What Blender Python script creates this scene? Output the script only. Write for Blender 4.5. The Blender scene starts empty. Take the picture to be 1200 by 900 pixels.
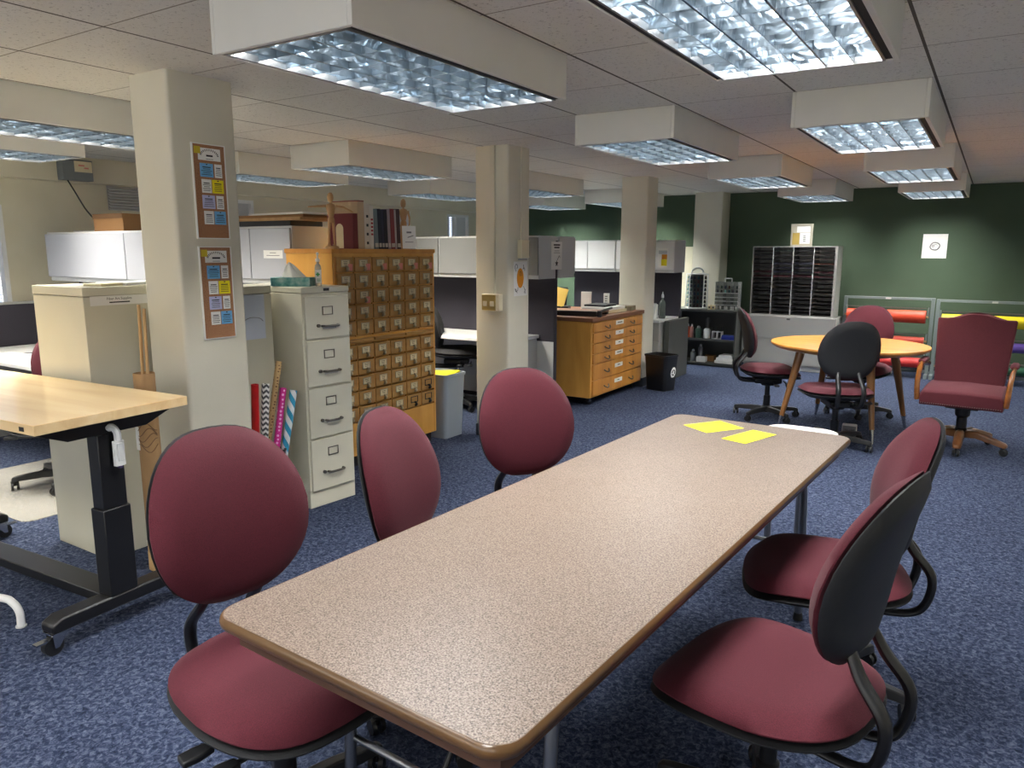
import bpy, math, random
from mathutils import Vector, Matrix
random.seed(7)
PI = math.pi
SC = bpy.context.scene
COL = SC.collection

# ------------------------------------------------------------------ materials
MATS = {}
def rgb(r, g, b):
    f = lambda c: (c/12.92 if c <= .04045 else ((c+.055)/1.055)**2.4)
    return (f(r/255), f(g/255), f(b/255), 1)
def mat(name, col, rough=.5, metal=0, spec=.5, emit=None, estr=0, alpha=1, trans=0, coat=0, sheen=0):
    m = bpy.data.materials.new(name); m.use_nodes = True
    b = m.node_tree.nodes['Principled BSDF']
    b.inputs['Base Color'].default_value = col
    b.inputs['Roughness'].default_value = rough
    b.inputs['Metallic'].default_value = metal
    b.inputs['Specular IOR Level'].default_value = spec
    b.inputs['Alpha'].default_value = alpha
    b.inputs['Transmission Weight'].default_value = trans
    b.inputs['Coat Weight'].default_value = coat
    b.inputs['Sheen Weight'].default_value = sheen
    if emit:
        b.inputs['Emission Color'].default_value = emit; b.inputs['Emission Strength'].default_value = estr
    MATS[name] = m
    return m
def N(m, t, **kw):
    n = m.node_tree.nodes.new(t)
    for k, v in kw.items(): setattr(n, k, v)
    return n
def LK(m, a, b): m.node_tree.links.new(a, b)
def noise_mat(name, stops, scale=20, detail=4, stretch=(1,1,1), rough=.5, bump=0, bscale=None, metal=0, coat=0, dist=0, spec=.5, rot=0, sheen=0, nrough=.5):
    m = mat(name, stops[0][1], rough, metal, spec, coat=coat, sheen=sheen)
    b = m.node_tree.nodes['Principled BSDF']
    tc = N(m, 'ShaderNodeTexCoord'); mp = N(m, 'ShaderNodeMapping')
    mp.inputs['Scale'].default_value = stretch; mp.inputs['Rotation'].default_value = (0, 0, rot)
    LK(m, tc.outputs['Object'], mp.inputs['Vector'])
    nz = N(m, 'ShaderNodeTexNoise'); nz.inputs['Scale'].default_value = scale; nz.inputs['Detail'].default_value = detail
    nz.inputs['Distortion'].default_value = dist; nz.inputs['Roughness'].default_value = nrough
    LK(m, mp.outputs['Vector'], nz.inputs['Vector'])
    cr = N(m, 'ShaderNodeValToRGB')
    e = cr.color_ramp.elements
    while len(e) < len(stops): e.new(.5)
    for i, (p, c) in enumerate(stops): e[i].position = p; e[i].color = c
    LK(m, nz.outputs['Fac'], cr.inputs['Fac']); LK(m, cr.outputs['Color'], b.inputs['Base Color'])
    if bump:
        n2 = nz
        if bscale:
            n2 = N(m, 'ShaderNodeTexNoise'); n2.inputs['Scale'].default_value = bscale; n2.inputs['Detail'].default_value = 3
            LK(m, mp.outputs['Vector'], n2.inputs['Vector'])
        bp = N(m, 'ShaderNodeBump'); bp.inputs['Strength'].default_value = bump; bp.inputs['Distance'].default_value = .01
        LK(m, n2.outputs['Fac'], bp.inputs['Height']); LK(m, bp.outputs['Normal'], b.inputs['Normal'])
    return m

cream = noise_mat('cream_paint', [(.3, rgb(206,200,176)), (.7, rgb(214,208,186))], 3, 2, rough=.6, bump=.05, bscale=180)
column_paint = noise_mat('column_paint', [(.3, rgb(212,208,190)), (.7, rgb(220,216,199))], 2.5, 2, rough=.5, bump=.05, bscale=200)
green = noise_mat('green_paint', [(.3, rgb(62,80,60)), (.7, rgb(67,85,65))], 2, 2, rough=.75, bump=.05, bscale=150)
box_white = noise_mat('box_paint', [(.3, rgb(218,217,210)), (.7, rgb(224,223,216))], 4, 2, rough=.55)
beige_metal = noise_mat('beige_enamel', [(.3, rgb(206,203,184)), (.7, rgb(212,209,191))], 3, 2, rough=.32, bump=.02, bscale=90)
grey_metal = mat('grey_enamel', rgb(160,160,156), .4)
light_grey = mat('light_grey_laminate', rgb(196,198,198), .45)
white_lam = mat('white_laminate', rgb(226,227,226), .35)
panel_dark = noise_mat('charcoal_fabric', [(.3, rgb(44,42,50)), (.7, rgb(56,53,62))], 160, 3, rough=.95, bump=.15)
black_pl = mat('black_plastic', rgb(24,25,27), .42)
black_mt = mat('black_powder_coat', rgb(17,17,19), .38)
dark_mt = mat('dark_shelf_enamel', rgb(74,76,73), .45)
bin_white = mat('pale_grey_laminate', rgb(166,169,177), .45)
bin_grey2 = mat('shaded_grey_laminate', rgb(120,121,120), .45)  # grey deepened so the colour carries the unlit look of the doors
sorter_shelf = mat('dark_sorter_shelf', rgb(38,38,38), .6)
dim_paper = mat('shaded_paper', rgb(150,147,132), .7)  # paper and frame tone darkened to stand for dim light above the sorter
chrome = mat('chrome', rgb(190,190,192), .18, 1)
steel = mat('steel', rgb(150,152,154), .35, 1)
rack_grey = mat('grey_rack_enamel', rgb(118,128,128), .4)
shell = noise_mat('charcoal_shell_plastic', [(.3, rgb(24,25,27)), (.7, rgb(28,29,31))], 60, 2, rough=.55, bump=.06, bscale=500)
burg = noise_mat('burgundy_fabric', [(.3, rgb(65,17,29)), (.7, rgb(82,24,37))], 420, 2, rough=.85, bump=.12, sheen=.04, spec=.3)
burg2 = noise_mat('dusty_burgundy_fabric', [(.3, rgb(78,31,39)), (.7, rgb(96,42,50))], 300, 2, rough=.9, bump=.15, sheen=.04, spec=.3)
black_fab = noise_mat('black_fabric', [(.3, rgb(26,26,28)), (.7, rgb(38,38,40))], 300, 2, rough=.9)
oak = noise_mat('golden_oak', [(.25, rgb(178,116,46)), (.55, rgb(200,138,62)), (.8, rgb(212,154,76))], 9, 6, (1, 1, .12), rough=.38, coat=.15, dist=.6)
oak_side = noise_mat('varnished_oak_side', [(.25, rgb(200,142,62)), (.55, rgb(220,164,80)), (.8, rgb(230,178,98))], 7, 6, (1, 1, .15), rough=.32, coat=.25, dist=.6)
cat_oak = noise_mat('card_drawer_oak', [(.25, rgb(158,116,60)), (.55, rgb(178,134,74)), (.8, rgb(190,148,86))], 10, 5, (1, .15, 1), rough=.42, dist=.5)
maple = noise_mat('butcher_block_maple', [(.25, rgb(218,180,126)), (.5, rgb(234,204,154)), (.8, rgb(243,219,176))], 6, 6, (.18, 2.2, 1), rough=.3, coat=.25, dist=.5)
round_oak = noise_mat('round_table_oak', [(.25, rgb(176,112,44)), (.5, rgb(206,144,66)), (.8, rgb(222,166,86))], 5, 6, (.25, 2.5, 1), rough=.28, coat=.35, dist=.8)
leg_oak = noise_mat('table_leg_oak', [(.3, rgb(116,76,38)), (.7, rgb(146,100,54))], 12, 5, (1, 1, .1), rough=.35, coat=.2)
dark_oak = noise_mat('dark_oak', [(.3, rgb(84,52,28)), (.7, rgb(110,72,42))], 12, 5, (1, 1, .1), rough=.35, coat=.2)
arm_wood = noise_mat('chair_arm_wood', [(.3, rgb(120,70,30)), (.7, rgb(160,100,50))], 14, 4, (1, .2, 1), rough=.2, coat=.5)
map_top = mat('brown_top_laminate', rgb(128,86,60), .4)
edge_wood = noise_mat('table_edge_wood', [(.3, rgb(70,50,28)), (.7, rgb(92,66,38))], 8, 4, (.3, .3, 2), rough=.3, coat=.2)
apron_br = mat('brown_apron', rgb(84,58,42), .45)
paper_w = mat('white_paper', rgb(236,236,232), .7)
paper_c = mat('cream_paper', rgb(226,214,178), .7)
ink = mat('black_ink', rgb(30,30,32), .6)
grey_ink = mat('grey_ink', rgb(120,120,124), .6)
note_blue = mat('blue_note', rgb(112,178,226), .7)
note_yel = mat('yellow_note', rgb(240,224,20), .7)
note_lil = mat('lilac_note', rgb(190,192,226), .7)
bright_yel = mat('bright_yellow_paper', rgb(244,236,16), .6)
pink = mat('pink_note', rgb(222,140,130), .7)
cork = noise_mat('cork', [(.3, rgb(128,88,60)), (.5, rgb(164,118,84)), (.7, rgb(182,138,102))], 260, 3, rough=.9)
kraft = noise_mat('kraft_cardboard', [(.3, rgb(158,122,82)), (.7, rgb(182,146,102))], 12, 3, (1, 1, .3), rough=.8)
carton = mat('brown_carton', rgb(128,92,54), .8)
pale_wood = mat('pale_dowel_wood', rgb(196,160,110), .55)
manne = noise_mat('mannequin_wood', [(.3, rgb(168,128,84)), (.7, rgb(196,158,112))], 20, 3, (1, 1, .2), rough=.4)
brass = mat('aged_brass', rgb(186,176,150), .35, 1)
pew = mat('pewter_hardware', rgb(120,116,108), .4, 1)
ivory = mat('ivory_plastic', rgb(226,216,186), .4)
brass_plate = mat('brass_switch_plate', rgb(190,168,108), .35, .5)
dark_slot = mat('dark_gap', rgb(10,10,11), .7)
orange_ink = mat('orange_crayon', rgb(222,142,20), .7)
lamp_em = mat('fluorescent_tube', rgb(250,250,250), .4, emit=(1, .97, .92, 1), estr=3)
pan_white = mat('lamp_reflector_pan', rgb(235,235,235), .4)
clear_mat = mat('translucent_chair_mat', rgb(176,174,166), .35, alpha=.30)
soap_clear = mat('clear_gel', rgb(224,228,220), .12, trans=.6)
teal = noise_mat('teal_pattern', [(.3, rgb(30,110,116)), (.5, rgb(110,172,170)), (.7, rgb(180,210,206))], 25, 3, rough=.5)
galv = mat('electrical_box_grey', rgb(118,124,126), .5)
blind = mat('blind_slat', rgb(214,216,222), .4)
glass = mat('window_glass', rgb(200,210,225), .05, trans=1)
bin_grey = mat('grey_bin_plastic', rgb(150,160,170), .45)
base_black = mat('dark_baseboard', rgb(36,40,50), .5)

def louver_mat():
    m = mat('louver_aluminium', rgb(118,130,140), .28, 1)
    b = m.node_tree.nodes['Principled BSDF']
    tc = N(m, 'ShaderNodeTexCoord'); nz = N(m, 'ShaderNodeTexNoise'); nz.inputs['Scale'].default_value = 9; nz.inputs['Detail'].default_value = 2
    nz.inputs['Distortion'].default_value = 1.5
    LK(m, tc.outputs['Object'], nz.inputs['Vector'])
    bp = N(m, 'ShaderNodeBump'); bp.inputs['Strength'].default_value = .25; bp.inputs['Distance'].default_value = .05
    LK(m, nz.outputs['Fac'], bp.inputs['Height']); LK(m, bp.outputs['Normal'], b.inputs['Normal'])
    return m
louver_m = louver_mat()

X0, Y0, TILE = -.3117, 1.607, .616
CEIL = 2.287
def ceiling_mat():
    m = mat('acoustic_ceiling_tile', rgb(196,192,180), .9)
    b = m.node_tree.nodes['Principled BSDF']
    tc = N(m, 'ShaderNodeTexCoord'); sp = N(m, 'ShaderNodeSeparateXYZ')
    LK(m, tc.outputs['Object'], sp.inputs['Vector'])
    def line(sock, off, w):
        a = N(m, 'ShaderNodeMath', operation='SUBTRACT'); a.inputs[1].default_value = off; LK(m, sock, a.inputs[0])
        d = N(m, 'ShaderNodeMath', operation='DIVIDE'); d.inputs[1].default_value = TILE; LK(m, a.outputs[0], d.inputs[0])
        r = N(m, 'ShaderNodeMath', operation='PINGPONG'); r.inputs[1].default_value = .5; LK(m, d.outputs[0], r.inputs[0])
        l = N(m, 'ShaderNodeMath', operation='LESS_THAN'); l.inputs[1].default_value = w/TILE; LK(m, r.outputs[0], l.inputs[0])
        return l.outputs[0]
    lx = line(sp.outputs['X'], X0, .006); ly = line(sp.outputs['Y'], Y0, .0035)
    nz = N(m, 'ShaderNodeTexNoise'); nz.inputs['Scale'].default_value = 75; nz.inputs['Detail'].default_value = 5; nz.inputs['Roughness'].default_value = .7
    LK(m, tc.outputs['Object'], nz.inputs['Vector'])
    cr = N(m, 'ShaderNodeValToRGB'); e = cr.color_ramp.elements
    e[0].position = .33; e[0].color = rgb(160,156,146); e[1].position = .43; e[1].color = rgb(222,220,212)
    LK(m, nz.outputs['Fac'], cr.inputs['Fac'])
    m1 = N(m, 'ShaderNodeMix', data_type='RGBA'); m1.inputs[7].default_value = rgb(150,145,132)
    LK(m, ly, m1.inputs[0]); LK(m, cr.outputs['Color'], m1.inputs[6])
    m2 = N(m, 'ShaderNodeMix', data_type='RGBA'); m2.inputs[7].default_value = rgb(78,72,62)
    LK(m, lx, m2.inputs[0]); LK(m, m1.outputs[2], m2.inputs[6])
    LK(m, m2.outputs[2], b.inputs['Base Color'])
    bp = N(m, 'ShaderNodeBump'); bp.inputs['Strength'].default_value = .25; bp.inputs['Distance'].default_value = .01
    LK(m, nz.outputs['Fac'], bp.inputs['Height']); LK(m, bp.outputs['Normal'], b.inputs['Normal'])
    return m
def carpet_mat():
    m = mat('blue_carpet', rgb(60,72,105), .95, spec=.1)
    b = m.node_tree.nodes['Principled BSDF']
    tc = N(m, 'ShaderNodeTexCoord')
    n1 = N(m, 'ShaderNodeTexNoise'); n1.inputs['Scale'].default_value = 55; n1.inputs['Detail'].default_value = 6; n1.inputs['Roughness'].default_value = .75; n1.inputs['Distortion'].default_value = .8
    LK(m, tc.outputs['Object'], n1.inputs['Vector'])
    cr = N(m, 'ShaderNodeValToRGB'); e = cr.color_ramp.elements
    e[0].position = .34; e[0].color = rgb(22,28,44); e[1].position = .66; e[1].color = rgb(98,105,123)
    k = e.new(.48); k.color = rgb(44,54,78)
    LK(m, n1.outputs['Fac'], cr.inputs['Fac'])
    n2 = N(m, 'ShaderNodeTexNoise'); n2.inputs['Scale'].default_value = 1.2; n2.inputs['Detail'].default_value = 3
    LK(m, tc.outputs['Object'], n2.inputs['Vector'])
    mx = N(m, 'ShaderNodeMix', data_type='RGBA', blend_type='MULTIPLY'); mx.inputs[0].default_value = .5
    c2 = N(m, 'ShaderNodeValToRGB'); c2.color_ramp.elements[0].position = .35; c2.color_ramp.elements[0].color = (.7, .7, .72, 1); c2.color_ramp.elements[1].position = .65; c2.color_ramp.elements[1].color = (1, 1, 1, 1)
    LK(m, n2.outputs['Fac'], c2.inputs['Fac']); LK(m, cr.outputs['Color'], mx.inputs[6]); LK(m, c2.outputs['Color'], mx.inputs[7])
    LK(m, mx.outputs[2], b.inputs['Base Color'])
    bp = N(m, 'ShaderNodeBump'); bp.inputs['Strength'].default_value = .6; bp.inputs['Distance'].default_value = .01
    LK(m, n1.outputs['Fac'], bp.inputs['Height']); LK(m, bp.outputs['Normal'], b.inputs['Normal'])
    return m
def laminate_mat():
    m = mat('speckled_brown_laminate', rgb(150,120,100), .34)
    b = m.node_tree.nodes['Principled BSDF']
    tc = N(m, 'ShaderNodeTexCoord')
    n1 = N(m, 'ShaderNodeTexNoise'); n1.inputs['Scale'].default_value = 260; n1.inputs['Detail'].default_value = 3; n1.inputs['Roughness'].default_value = .7
    LK(m, tc.outputs['Object'], n1.inputs['Vector'])
    cr = N(m, 'ShaderNodeValToRGB'); e = cr.color_ramp.elements
    e[0].position = .36; e[0].color = rgb(58,49,43); e[1].position = .62; e[1].color = rgb(146,133,122)
    k = e.new(.46); k.color = rgb(108,93,83)
    LK(m, n1.outputs['Fac'], cr.inputs['Fac']); LK(m, cr.outputs['Color'], b.inputs['Base Color'])
    n2 = N(m, 'ShaderNodeTexNoise'); n2.inputs['Scale'].default_value = 6; n2.inputs['Detail'].default_value = 5
    LK(m, tc.outputs['Object'], n2.inputs['Vector'])
    mr = N(m, 'ShaderNodeMapRange'); mr.inputs[3].default_value = .25; mr.inputs[4].default_value = .38
    LK(m, n2.outputs['Fac'], mr.inputs[0]); LK(m, mr.outputs[0], b.inputs['Roughness'])
    bp = N(m, 'ShaderNodeBump'); bp.inputs['Strength'].default_value = .12; bp.inputs['Distance'].default_value = .002
    LK(m, n1.outputs['Fac'], bp.inputs['Height']); LK(m, bp.outputs['Normal'], b.inputs['Normal'])
    return m
def stripe_mat(name, c1, c2, freq, kind='diag', rough=.45):
    m = mat(name, c1, rough); b = m.node_tree.nodes['Principled BSDF']
    tc = N(m, 'ShaderNodeTexCoord'); sp = N(m, 'ShaderNodeSeparateXYZ'); LK(m, tc.outputs['Object'], sp.inputs['Vector'])
    at = N(m, 'ShaderNodeMath', operation='ARCTAN2'); LK(m, sp.outputs['Y'], at.inputs[0]); LK(m, sp.outputs['X'], at.inputs[1])
    q = N(m, 'ShaderNodeMath', operation='MULTIPLY'); LK(m, sp.outputs['Z'], q.inputs[0]); q.inputs[1].default_value = freq
    a2 = N(m, 'ShaderNodeMath', operation='MULTIPLY'); LK(m, at.outputs[0], a2.inputs[0])
    src = at.outputs[0]
    if kind == 'chevron':
        pp = N(m, 'ShaderNodeMath', operation='PINGPONG'); pp.inputs[1].default_value = PI/4; LK(m, at.outputs[0], pp.inputs[0]); LK(m, pp.outputs[0], a2.inputs[0])
    a2.inputs[1].default_value = .6 if kind == 'chevron' else 2/(2*PI)*1.0
    s = N(m, 'ShaderNodeMath', operation='ADD'); LK(m, q.outputs[0], s.inputs[0]); LK(m, a2.outputs[0], s.inputs[1])
    f = N(m, 'ShaderNodeMath', operation='FRACT'); LK(m, s.outputs[0], f.inputs[0])
    g = N(m, 'ShaderNodeMath', operation='GREATER_THAN'); g.inputs[1].default_value = .5; LK(m, f.outputs[0], g.inputs[0])
    mx = N(m, 'ShaderNodeMix', data_type='RGBA'); mx.inputs[6].default_value = c1; mx.inputs[7].default_value = c2
    LK(m, g.outputs[0], mx.inputs[0]); LK(m, mx.outputs[2], b.inputs['Base Color'])
    return m
def dots_mat(name, c1, c2, scale, thr):
    m = mat(name, c1, .45); b = m.node_tree.nodes['Principled BSDF']
    tc = N(m, 'ShaderNodeTexCoord'); v = N(m, 'ShaderNodeTexVoronoi'); v.inputs['Scale'].default_value = scale; v.inputs['Randomness'].default_value = .35
    LK(m, tc.outputs['Object'], v.inputs['Vector'])
    g = N(m, 'ShaderNodeMath', operation='LESS_THAN'); g.inputs[1].default_value = thr; LK(m, v.outputs['Distance'], g.inputs[0])
    mx = N(m, 'ShaderNodeMix', data_type='RGBA'); mx.inputs[6].default_value = c1; mx.inputs[7].default_value = c2
    LK(m, g.outputs[0], mx.inputs[0]); LK(m, mx.outputs[2], b.inputs['Base Color'])
    return m
ceil_m = ceiling_mat(); carpet_m = carpet_mat(); laminate = laminate_mat()
def plain(name, r, g, b, rough=.5, **k): return MATS.get(name) or mat(name, rgb(r, g, b), rough, **k)

# ------------------------------------------------------------------ mesh builder
class MB:
    def __init__(s): s.v = []; s.f = []; s.mi = []; s.m = 0; s.T = Matrix.Identity(4)
    def add(s, vs, fs):
        o = len(s.v); s.v += [tuple(s.T @ Vector(p)) for p in vs]
        s.f += [tuple(i+o for i in f) for f in fs]; s.mi += [s.m]*len(fs); return s
    def box(s, x0, x1, y0, y1, z0, z1):
        if x0 > x1: x0, x1 = x1, x0
        if y0 > y1: y0, y1 = y1, y0
        if z0 > z1: z0, z1 = z1, z0
        return s.add([(x0,y0,z0),(x1,y0,z0),(x1,y1,z0),(x0,y1,z0),(x0,y0,z1),(x1,y0,z1),(x1,y1,z1),(x0,y1,z1)],
              [(3,2,1,0),(4,5,6,7),(0,1,5,4),(1,2,6,5),(2,3,7,6),(3,0,4,7)])
    def loft(s, rings, c0=True, c1=True, closed=True):
        n = len(rings[0]); vs = [p for r in rings for p in r]; fs = []
        for i in range(len(rings)-1):
            for j in range(n if closed else n-1):
                k = (j+1) % n; fs.append((i*n+j, i*n+k, (i+1)*n+k, (i+1)*n+j))
        if c0: fs.append(tuple(reversed(range(n))))
        if c1: fs.append(tuple(range((len(rings)-1)*n, len(rings)*n)))
        return s.add(vs, fs)
    def prism(s, poly, z0, z1):
        return s.loft([[(x, y, z0) for x, y in poly], [(x, y, z1) for x, y in poly]])
    def lathe(s, prof, n=24, c=(0,0,0)):
        return s.loft([[(c[0]+r*math.cos(2*PI*k/n), c[1]+r*math.sin(2*PI*k/n), c[2]+z) for k in range(n)] for r, z in prof])
    def cyl(s, p, q, r0, r1=None, n=14):
        return s.tube([p, q], [r0, r0 if r1 is None else r1], n)
    def tube(s, pts, r, n=10, sm=0, flat=1):
        P = [Vector(p) for p in pts]; R = list(r) if isinstance(r, (list, tuple)) else [r]*len(P)
        if sm and len(P) > 2:
            Q = []; RR = []
            for i in range(len(P)-1):
                a, b, c, d = P[max(i-1, 0)], P[i], P[i+1], P[min(i+2, len(P)-1)]
                for k in range(sm):
                    t = k/sm
                    Q.append(.5*((2*b)+(c-a)*t+(2*a-5*b+4*c-d)*t*t+(3*b-a-3*c+d)*t**3)); RR.append(R[i]*(1-t)+R[i+1]*t)
            P = Q+[P[-1]]; R = RR+[R[-1]]
        rings = []; up = None
        for i, p in enumerate(P):
            t = (P[min(i+1, len(P)-1)]-P[max(i-1, 0)]).normalized()
            if up is None:
                up = Vector((0, 0, 1)) if abs(t.z) < .9 else Vector((1, 0, 0))
            sd = t.cross(up).normalized(); up = sd.cross(t).normalized()
            rings.append([tuple(p+sd*math.cos(2*PI*k/n)*R[i]+up*math.sin(2*PI*k/n)*R[i]*flat) for k in range(n)])
        return s.loft(rings)
    def quad(s, o, r, u, w, h, z=0):
        o = Vector(o); r = Vector(r); u = Vector(u); nrm = r.cross(u)*z
        return s.add([o-r*w/2-u*h/2+nrm, o+r*w/2-u*h/2+nrm, o+r*w/2+u*h/2+nrm, o-r*w/2+u*h/2+nrm], [(0,1,2,3)])
    def slab(s, o, r, u, w, h, t):
        o = Vector(o); r = Vector(r).normalized(); u = Vector(u).normalized(); nn = r.cross(u)
        a = [o-r*w/2-u*h/2, o+r*w/2-u*h/2, o+r*w/2+u*h/2, o-r*w/2+u*h/2]
        return s.loft([a, [p+nn*t for p in a]])
    def text(s, txt, o, r, u, size, z=.0008):
        vs, fs = text_mesh(txt)
        o = Vector(o); r = Vector(r); u = Vector(u); nn = r.cross(u)*z
        return s.add([o+r*(x*size)+u*(y*size)+nn for x, y in vs], fs)
    def build(s, name, mats, parent=None, bev=0, smooth=40, seg=2):
        me = bpy.data.meshes.new(name); me.from_pydata(s.v, [], s.f)
        if not isinstance(mats, (list, tuple)): mats = [mats]
        for m in mats: me.materials.append(m)
        me.polygons.foreach_set('material_index', s.mi)
        if smooth:
            me.polygons.foreach_set('use_smooth', [True]*len(s.f)); me.set_sharp_from_angle(angle=math.radians(smooth))
        me.update()
        o = bpy.data.objects.new(name, me); COL.objects.link(o)
        if parent: o.parent = parent
        if bev:
            md = o.modifiers.new('bevel', 'BEVEL'); md.width = bev; md.segments = seg; md.limit_method = 'ANGLE'; md.angle_limit = math.radians(35)
        return o
TXT = {}
def text_mesh(t):
    if t in TXT: return TXT[t]
    c = bpy.data.curves.new('txt', 'FONT'); c.body = t; c.align_x = 'CENTER'; c.align_y = 'CENTER'; c.resolution_u = 2
    o = bpy.data.objects.new('txt', c); COL.objects.link(o)
    dg = bpy.context.evaluated_depsgraph_get(); dg.update()
    me = bpy.data.meshes.new_from_object(o.evaluated_get(dg))
    r = ([(v.co.x, v.co.y) for v in me.vertices], [tuple(p.vertices) for p in me.polygons])
    bpy.data.objects.remove(o); bpy.data.curves.remove(c); bpy.data.meshes.remove(me)
    TXT[t] = r; return r
def tag(o, label=None, cat=None, group=None, kind=None):
    if label: o['label'] = label
    if cat: o['category'] = cat
    if group: o['group'] = group
    if kind: o['kind'] = kind
    return o
def thing(name, label, cat, loc=(0,0,0), rz=0, group=None):
    o = bpy.data.objects.new(name, None); o.empty_display_size = .05; COL.objects.link(o)
    o.location = loc; o.rotation_euler = (0, 0, math.radians(rz)); return tag(o, label, cat, group)
def copy_tree(o, parent=None):
    c = o.copy(); COL.objects.link(c)
    if parent: c.parent = parent
    for ch in list(o.children): copy_tree(ch, c)
    return c
def dup(o, loc, rz, label, group=None):
    c = copy_tree(o); c.location = loc; c.rotation_euler = (0, 0, math.radians(rz)); c['label'] = label
    if group: c['group'] = group
    return c
def struct(mb, name, m, label=None, **k):
    o = mb.build(name, m, **k); o['kind'] = 'structure'
    if label: o['label'] = label
    return o
def rrect(w, h, r, n=5, cx=0, cy=0):
    p = []
    for (sx, sy, a) in ((1, 1, 0), (-1, 1, 90), (-1, -1, 180), (1, -1, 270)):
        for k in range(n+1):
            t = math.radians(a+90*k/n); p.append((cx+sx*(w/2-r)+r*math.cos(t), cy+sy*(h/2-r)+r*math.sin(t)))
    return p
def lines(mb, o, r, u, w, h, n, jag=0, th=.35):
    """bars of print too small to read"""
    rnd = random.Random(int(abs(o[0]*977+o[1]*331+o[2]*773)*1000))
    for k in range(n):
        c = Vector(o)+Vector(u)*(h/2-h*(k+.5)/n); ww = w*(1-.35*rnd.random())
        mb.quad(c, r, u, ww, h/n*th, .0012)

# ------------------------------------------------------------------ the room
WL, WR, WB, WF = -6.9, 2.6, 10.55, -2.2
struct(MB().box(WL-.2, WR+.2, WF-.2, WB+.2, -.12, 0), 'floor', carpet_m)
struct(MB().box(WL-.2, WR+.2, WF-.2, WB+.2, CEIL, CEIL+.12), 'ceiling', ceil_m)
struct(MB().box(WL-.2, WR+.2, WB, WB+.15, 0, CEIL), 'wall_back', green)
struct(MB().box(WR, WR+.15, WF, WB, 0, CEIL), 'wall_right', cream)
FX0, FX1, FZ0, FZ1 = -5.2, 1.4, .85, 2.1
mb = MB(); mb.box(WL, FX0, WF-.15, WF, 0, CEIL).box(FX1, WR, WF-.15, WF, 0, CEIL).box(FX0, FX1, WF-.15, WF, 0, FZ0).box(FX0, FX1, WF-.15, WF, FZ1, CEIL)
struct(mb, 'wall_front', cream)
mb = MB()
for k in range(6):
    x = FX0+(FX1-FX0-.05)*k/5; mb.box(x, x+.05, WF-.1, WF-.03, FZ0, FZ1)
mb.box(FX0, FX1, WF-.1, WF-.03, FZ0, FZ0+.05).box(FX0, FX1, WF-.1, WF-.03, FZ1-.05, FZ1)
struct(mb, 'window_5', white_lam, 'wide window added behind the camera for frontal fill light')  # added window, unseen, put in to let frontal fill into the room
dl = bpy.data.lights.new('fill_light', 'AREA'); dl.shape = 'RECTANGLE'; dl.size = FX1-FX0; dl.size_y = FZ1-FZ0; dl.energy = 12; dl.color = (1, .93, .78)  # added fill lamp outside the window, brightens surfaces turned towards the camera
do = bpy.data.objects.new('fill_light', dl); COL.objects.link(do); do.location = ((FX0+FX1)/2, WF-.2, (FZ0+FZ1)/2); do.rotation_euler = (PI/2, 0, 0)
# window wall with openings
WIN = [(1.55, 3.0, .98, 1.86), (5.02, 5.50, 1.0, 2.03), (7.62, 8.12, 1.0, 2.03), (8.97, 9.5, 1.0, 2.03)]
mb = MB(); ys = WF
for (a, b, z0, z1) in WIN:
    mb.box(WL-.15, WL, ys, a, 0, CEIL); mb.box(WL-.15, WL, a, b, 0, z0); mb.box(WL-.15, WL, a, b, z1, CEIL); ys = b
mb.box(WL-.15, WL, ys, WB, 0, CEIL)
struct(mb, 'wall_left', cream)
struct(MB().box(WL, WL+.15, WF, WB, 2.075, CEIL), 'trim_1', cream, 'cream soffit along the top of the window wall')
for i, (a, b, z0, z1) in enumerate(WIN):
    w = thing('window_%d' % (i+1), 'window with pale blinds in the left wall, number %d from the near end' % (i+1), 'window', (WL, a, z0)); w['kind'] = 'structure'
    del w['category']
    W, Hh = b-a, z1-z0
    mb = MB(); mb.box(-.06, .012, 0, .035, 0, Hh).box(-.06, .012, W-.035, W, 0, Hh).box(-.06, .012, .035, W-.035, 0, .035).box(-.06, .012, .035, W-.035, Hh-.035, Hh)
    if i: mb.box(-.06, .012, W*.36, W*.36+.03, .035, Hh-.035)
    mb.build('window_frame', white_lam, w)
    MB().box(-.1, -.095, .03, W-.03, .03, Hh-.03).build('window_pane', glass, w)
    mb = MB(); n = int(Hh/.028)
    for k in range(n):
        z = .04+(Hh-.08)*k/n
        y1 = W-.04 if not i else W*.36
        mb.add([(-.05, .04, z), (-.03, .04, z+.006), (-.03, y1, z+.006), (-.05, y1, z)], [(0,1,2,3)])
    mb.build('window_blind', blind, w)
    if i: MB().box(-.04, -.03, W*.36+.03, W-.035, .035, Hh-.035).build('window_shade', light_grey, w)
struct(MB().box(WL, WR, WB-.012, WB, 0, .1), 'baseboard_back', base_black)

# columns
def column(x0, x1, y0, y1, label, r=.018):
    w, h = x1-x0, y1-y0
    t = thing('column', label, 'column', ((x0+x1)/2, (y0+y1)/2, 0)); t['kind'] = 'structure'; del t['category']
    MB().prism(rrect(w, h, r, 3), 0, CEIL).build('shaft', column_paint, t)
    MB().prism(rrect(w+.016, h+.016, r, 3), 0, .1).build('base_trim', base_black, t)
    return t
column(-3.452, -3.16, 2.09, 2.44, 'cream square column with two cork notice boards')
column(-3.473, -3.163, 4.875, 5.19, 'cream square column with the light switch')
column(-3.51, -3.2, 7.68, 7.97, 'cream square column behind the oak map cabinet')
column(-3.56, -3.17, 10.2, WB, 'cream square column against the green wall')
struct(MB().box(-4.35, -3.565, 10.38, WB, 0, 1.56), 'trim_2', cream, 'low cream pier between cubicle and wall column')

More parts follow.
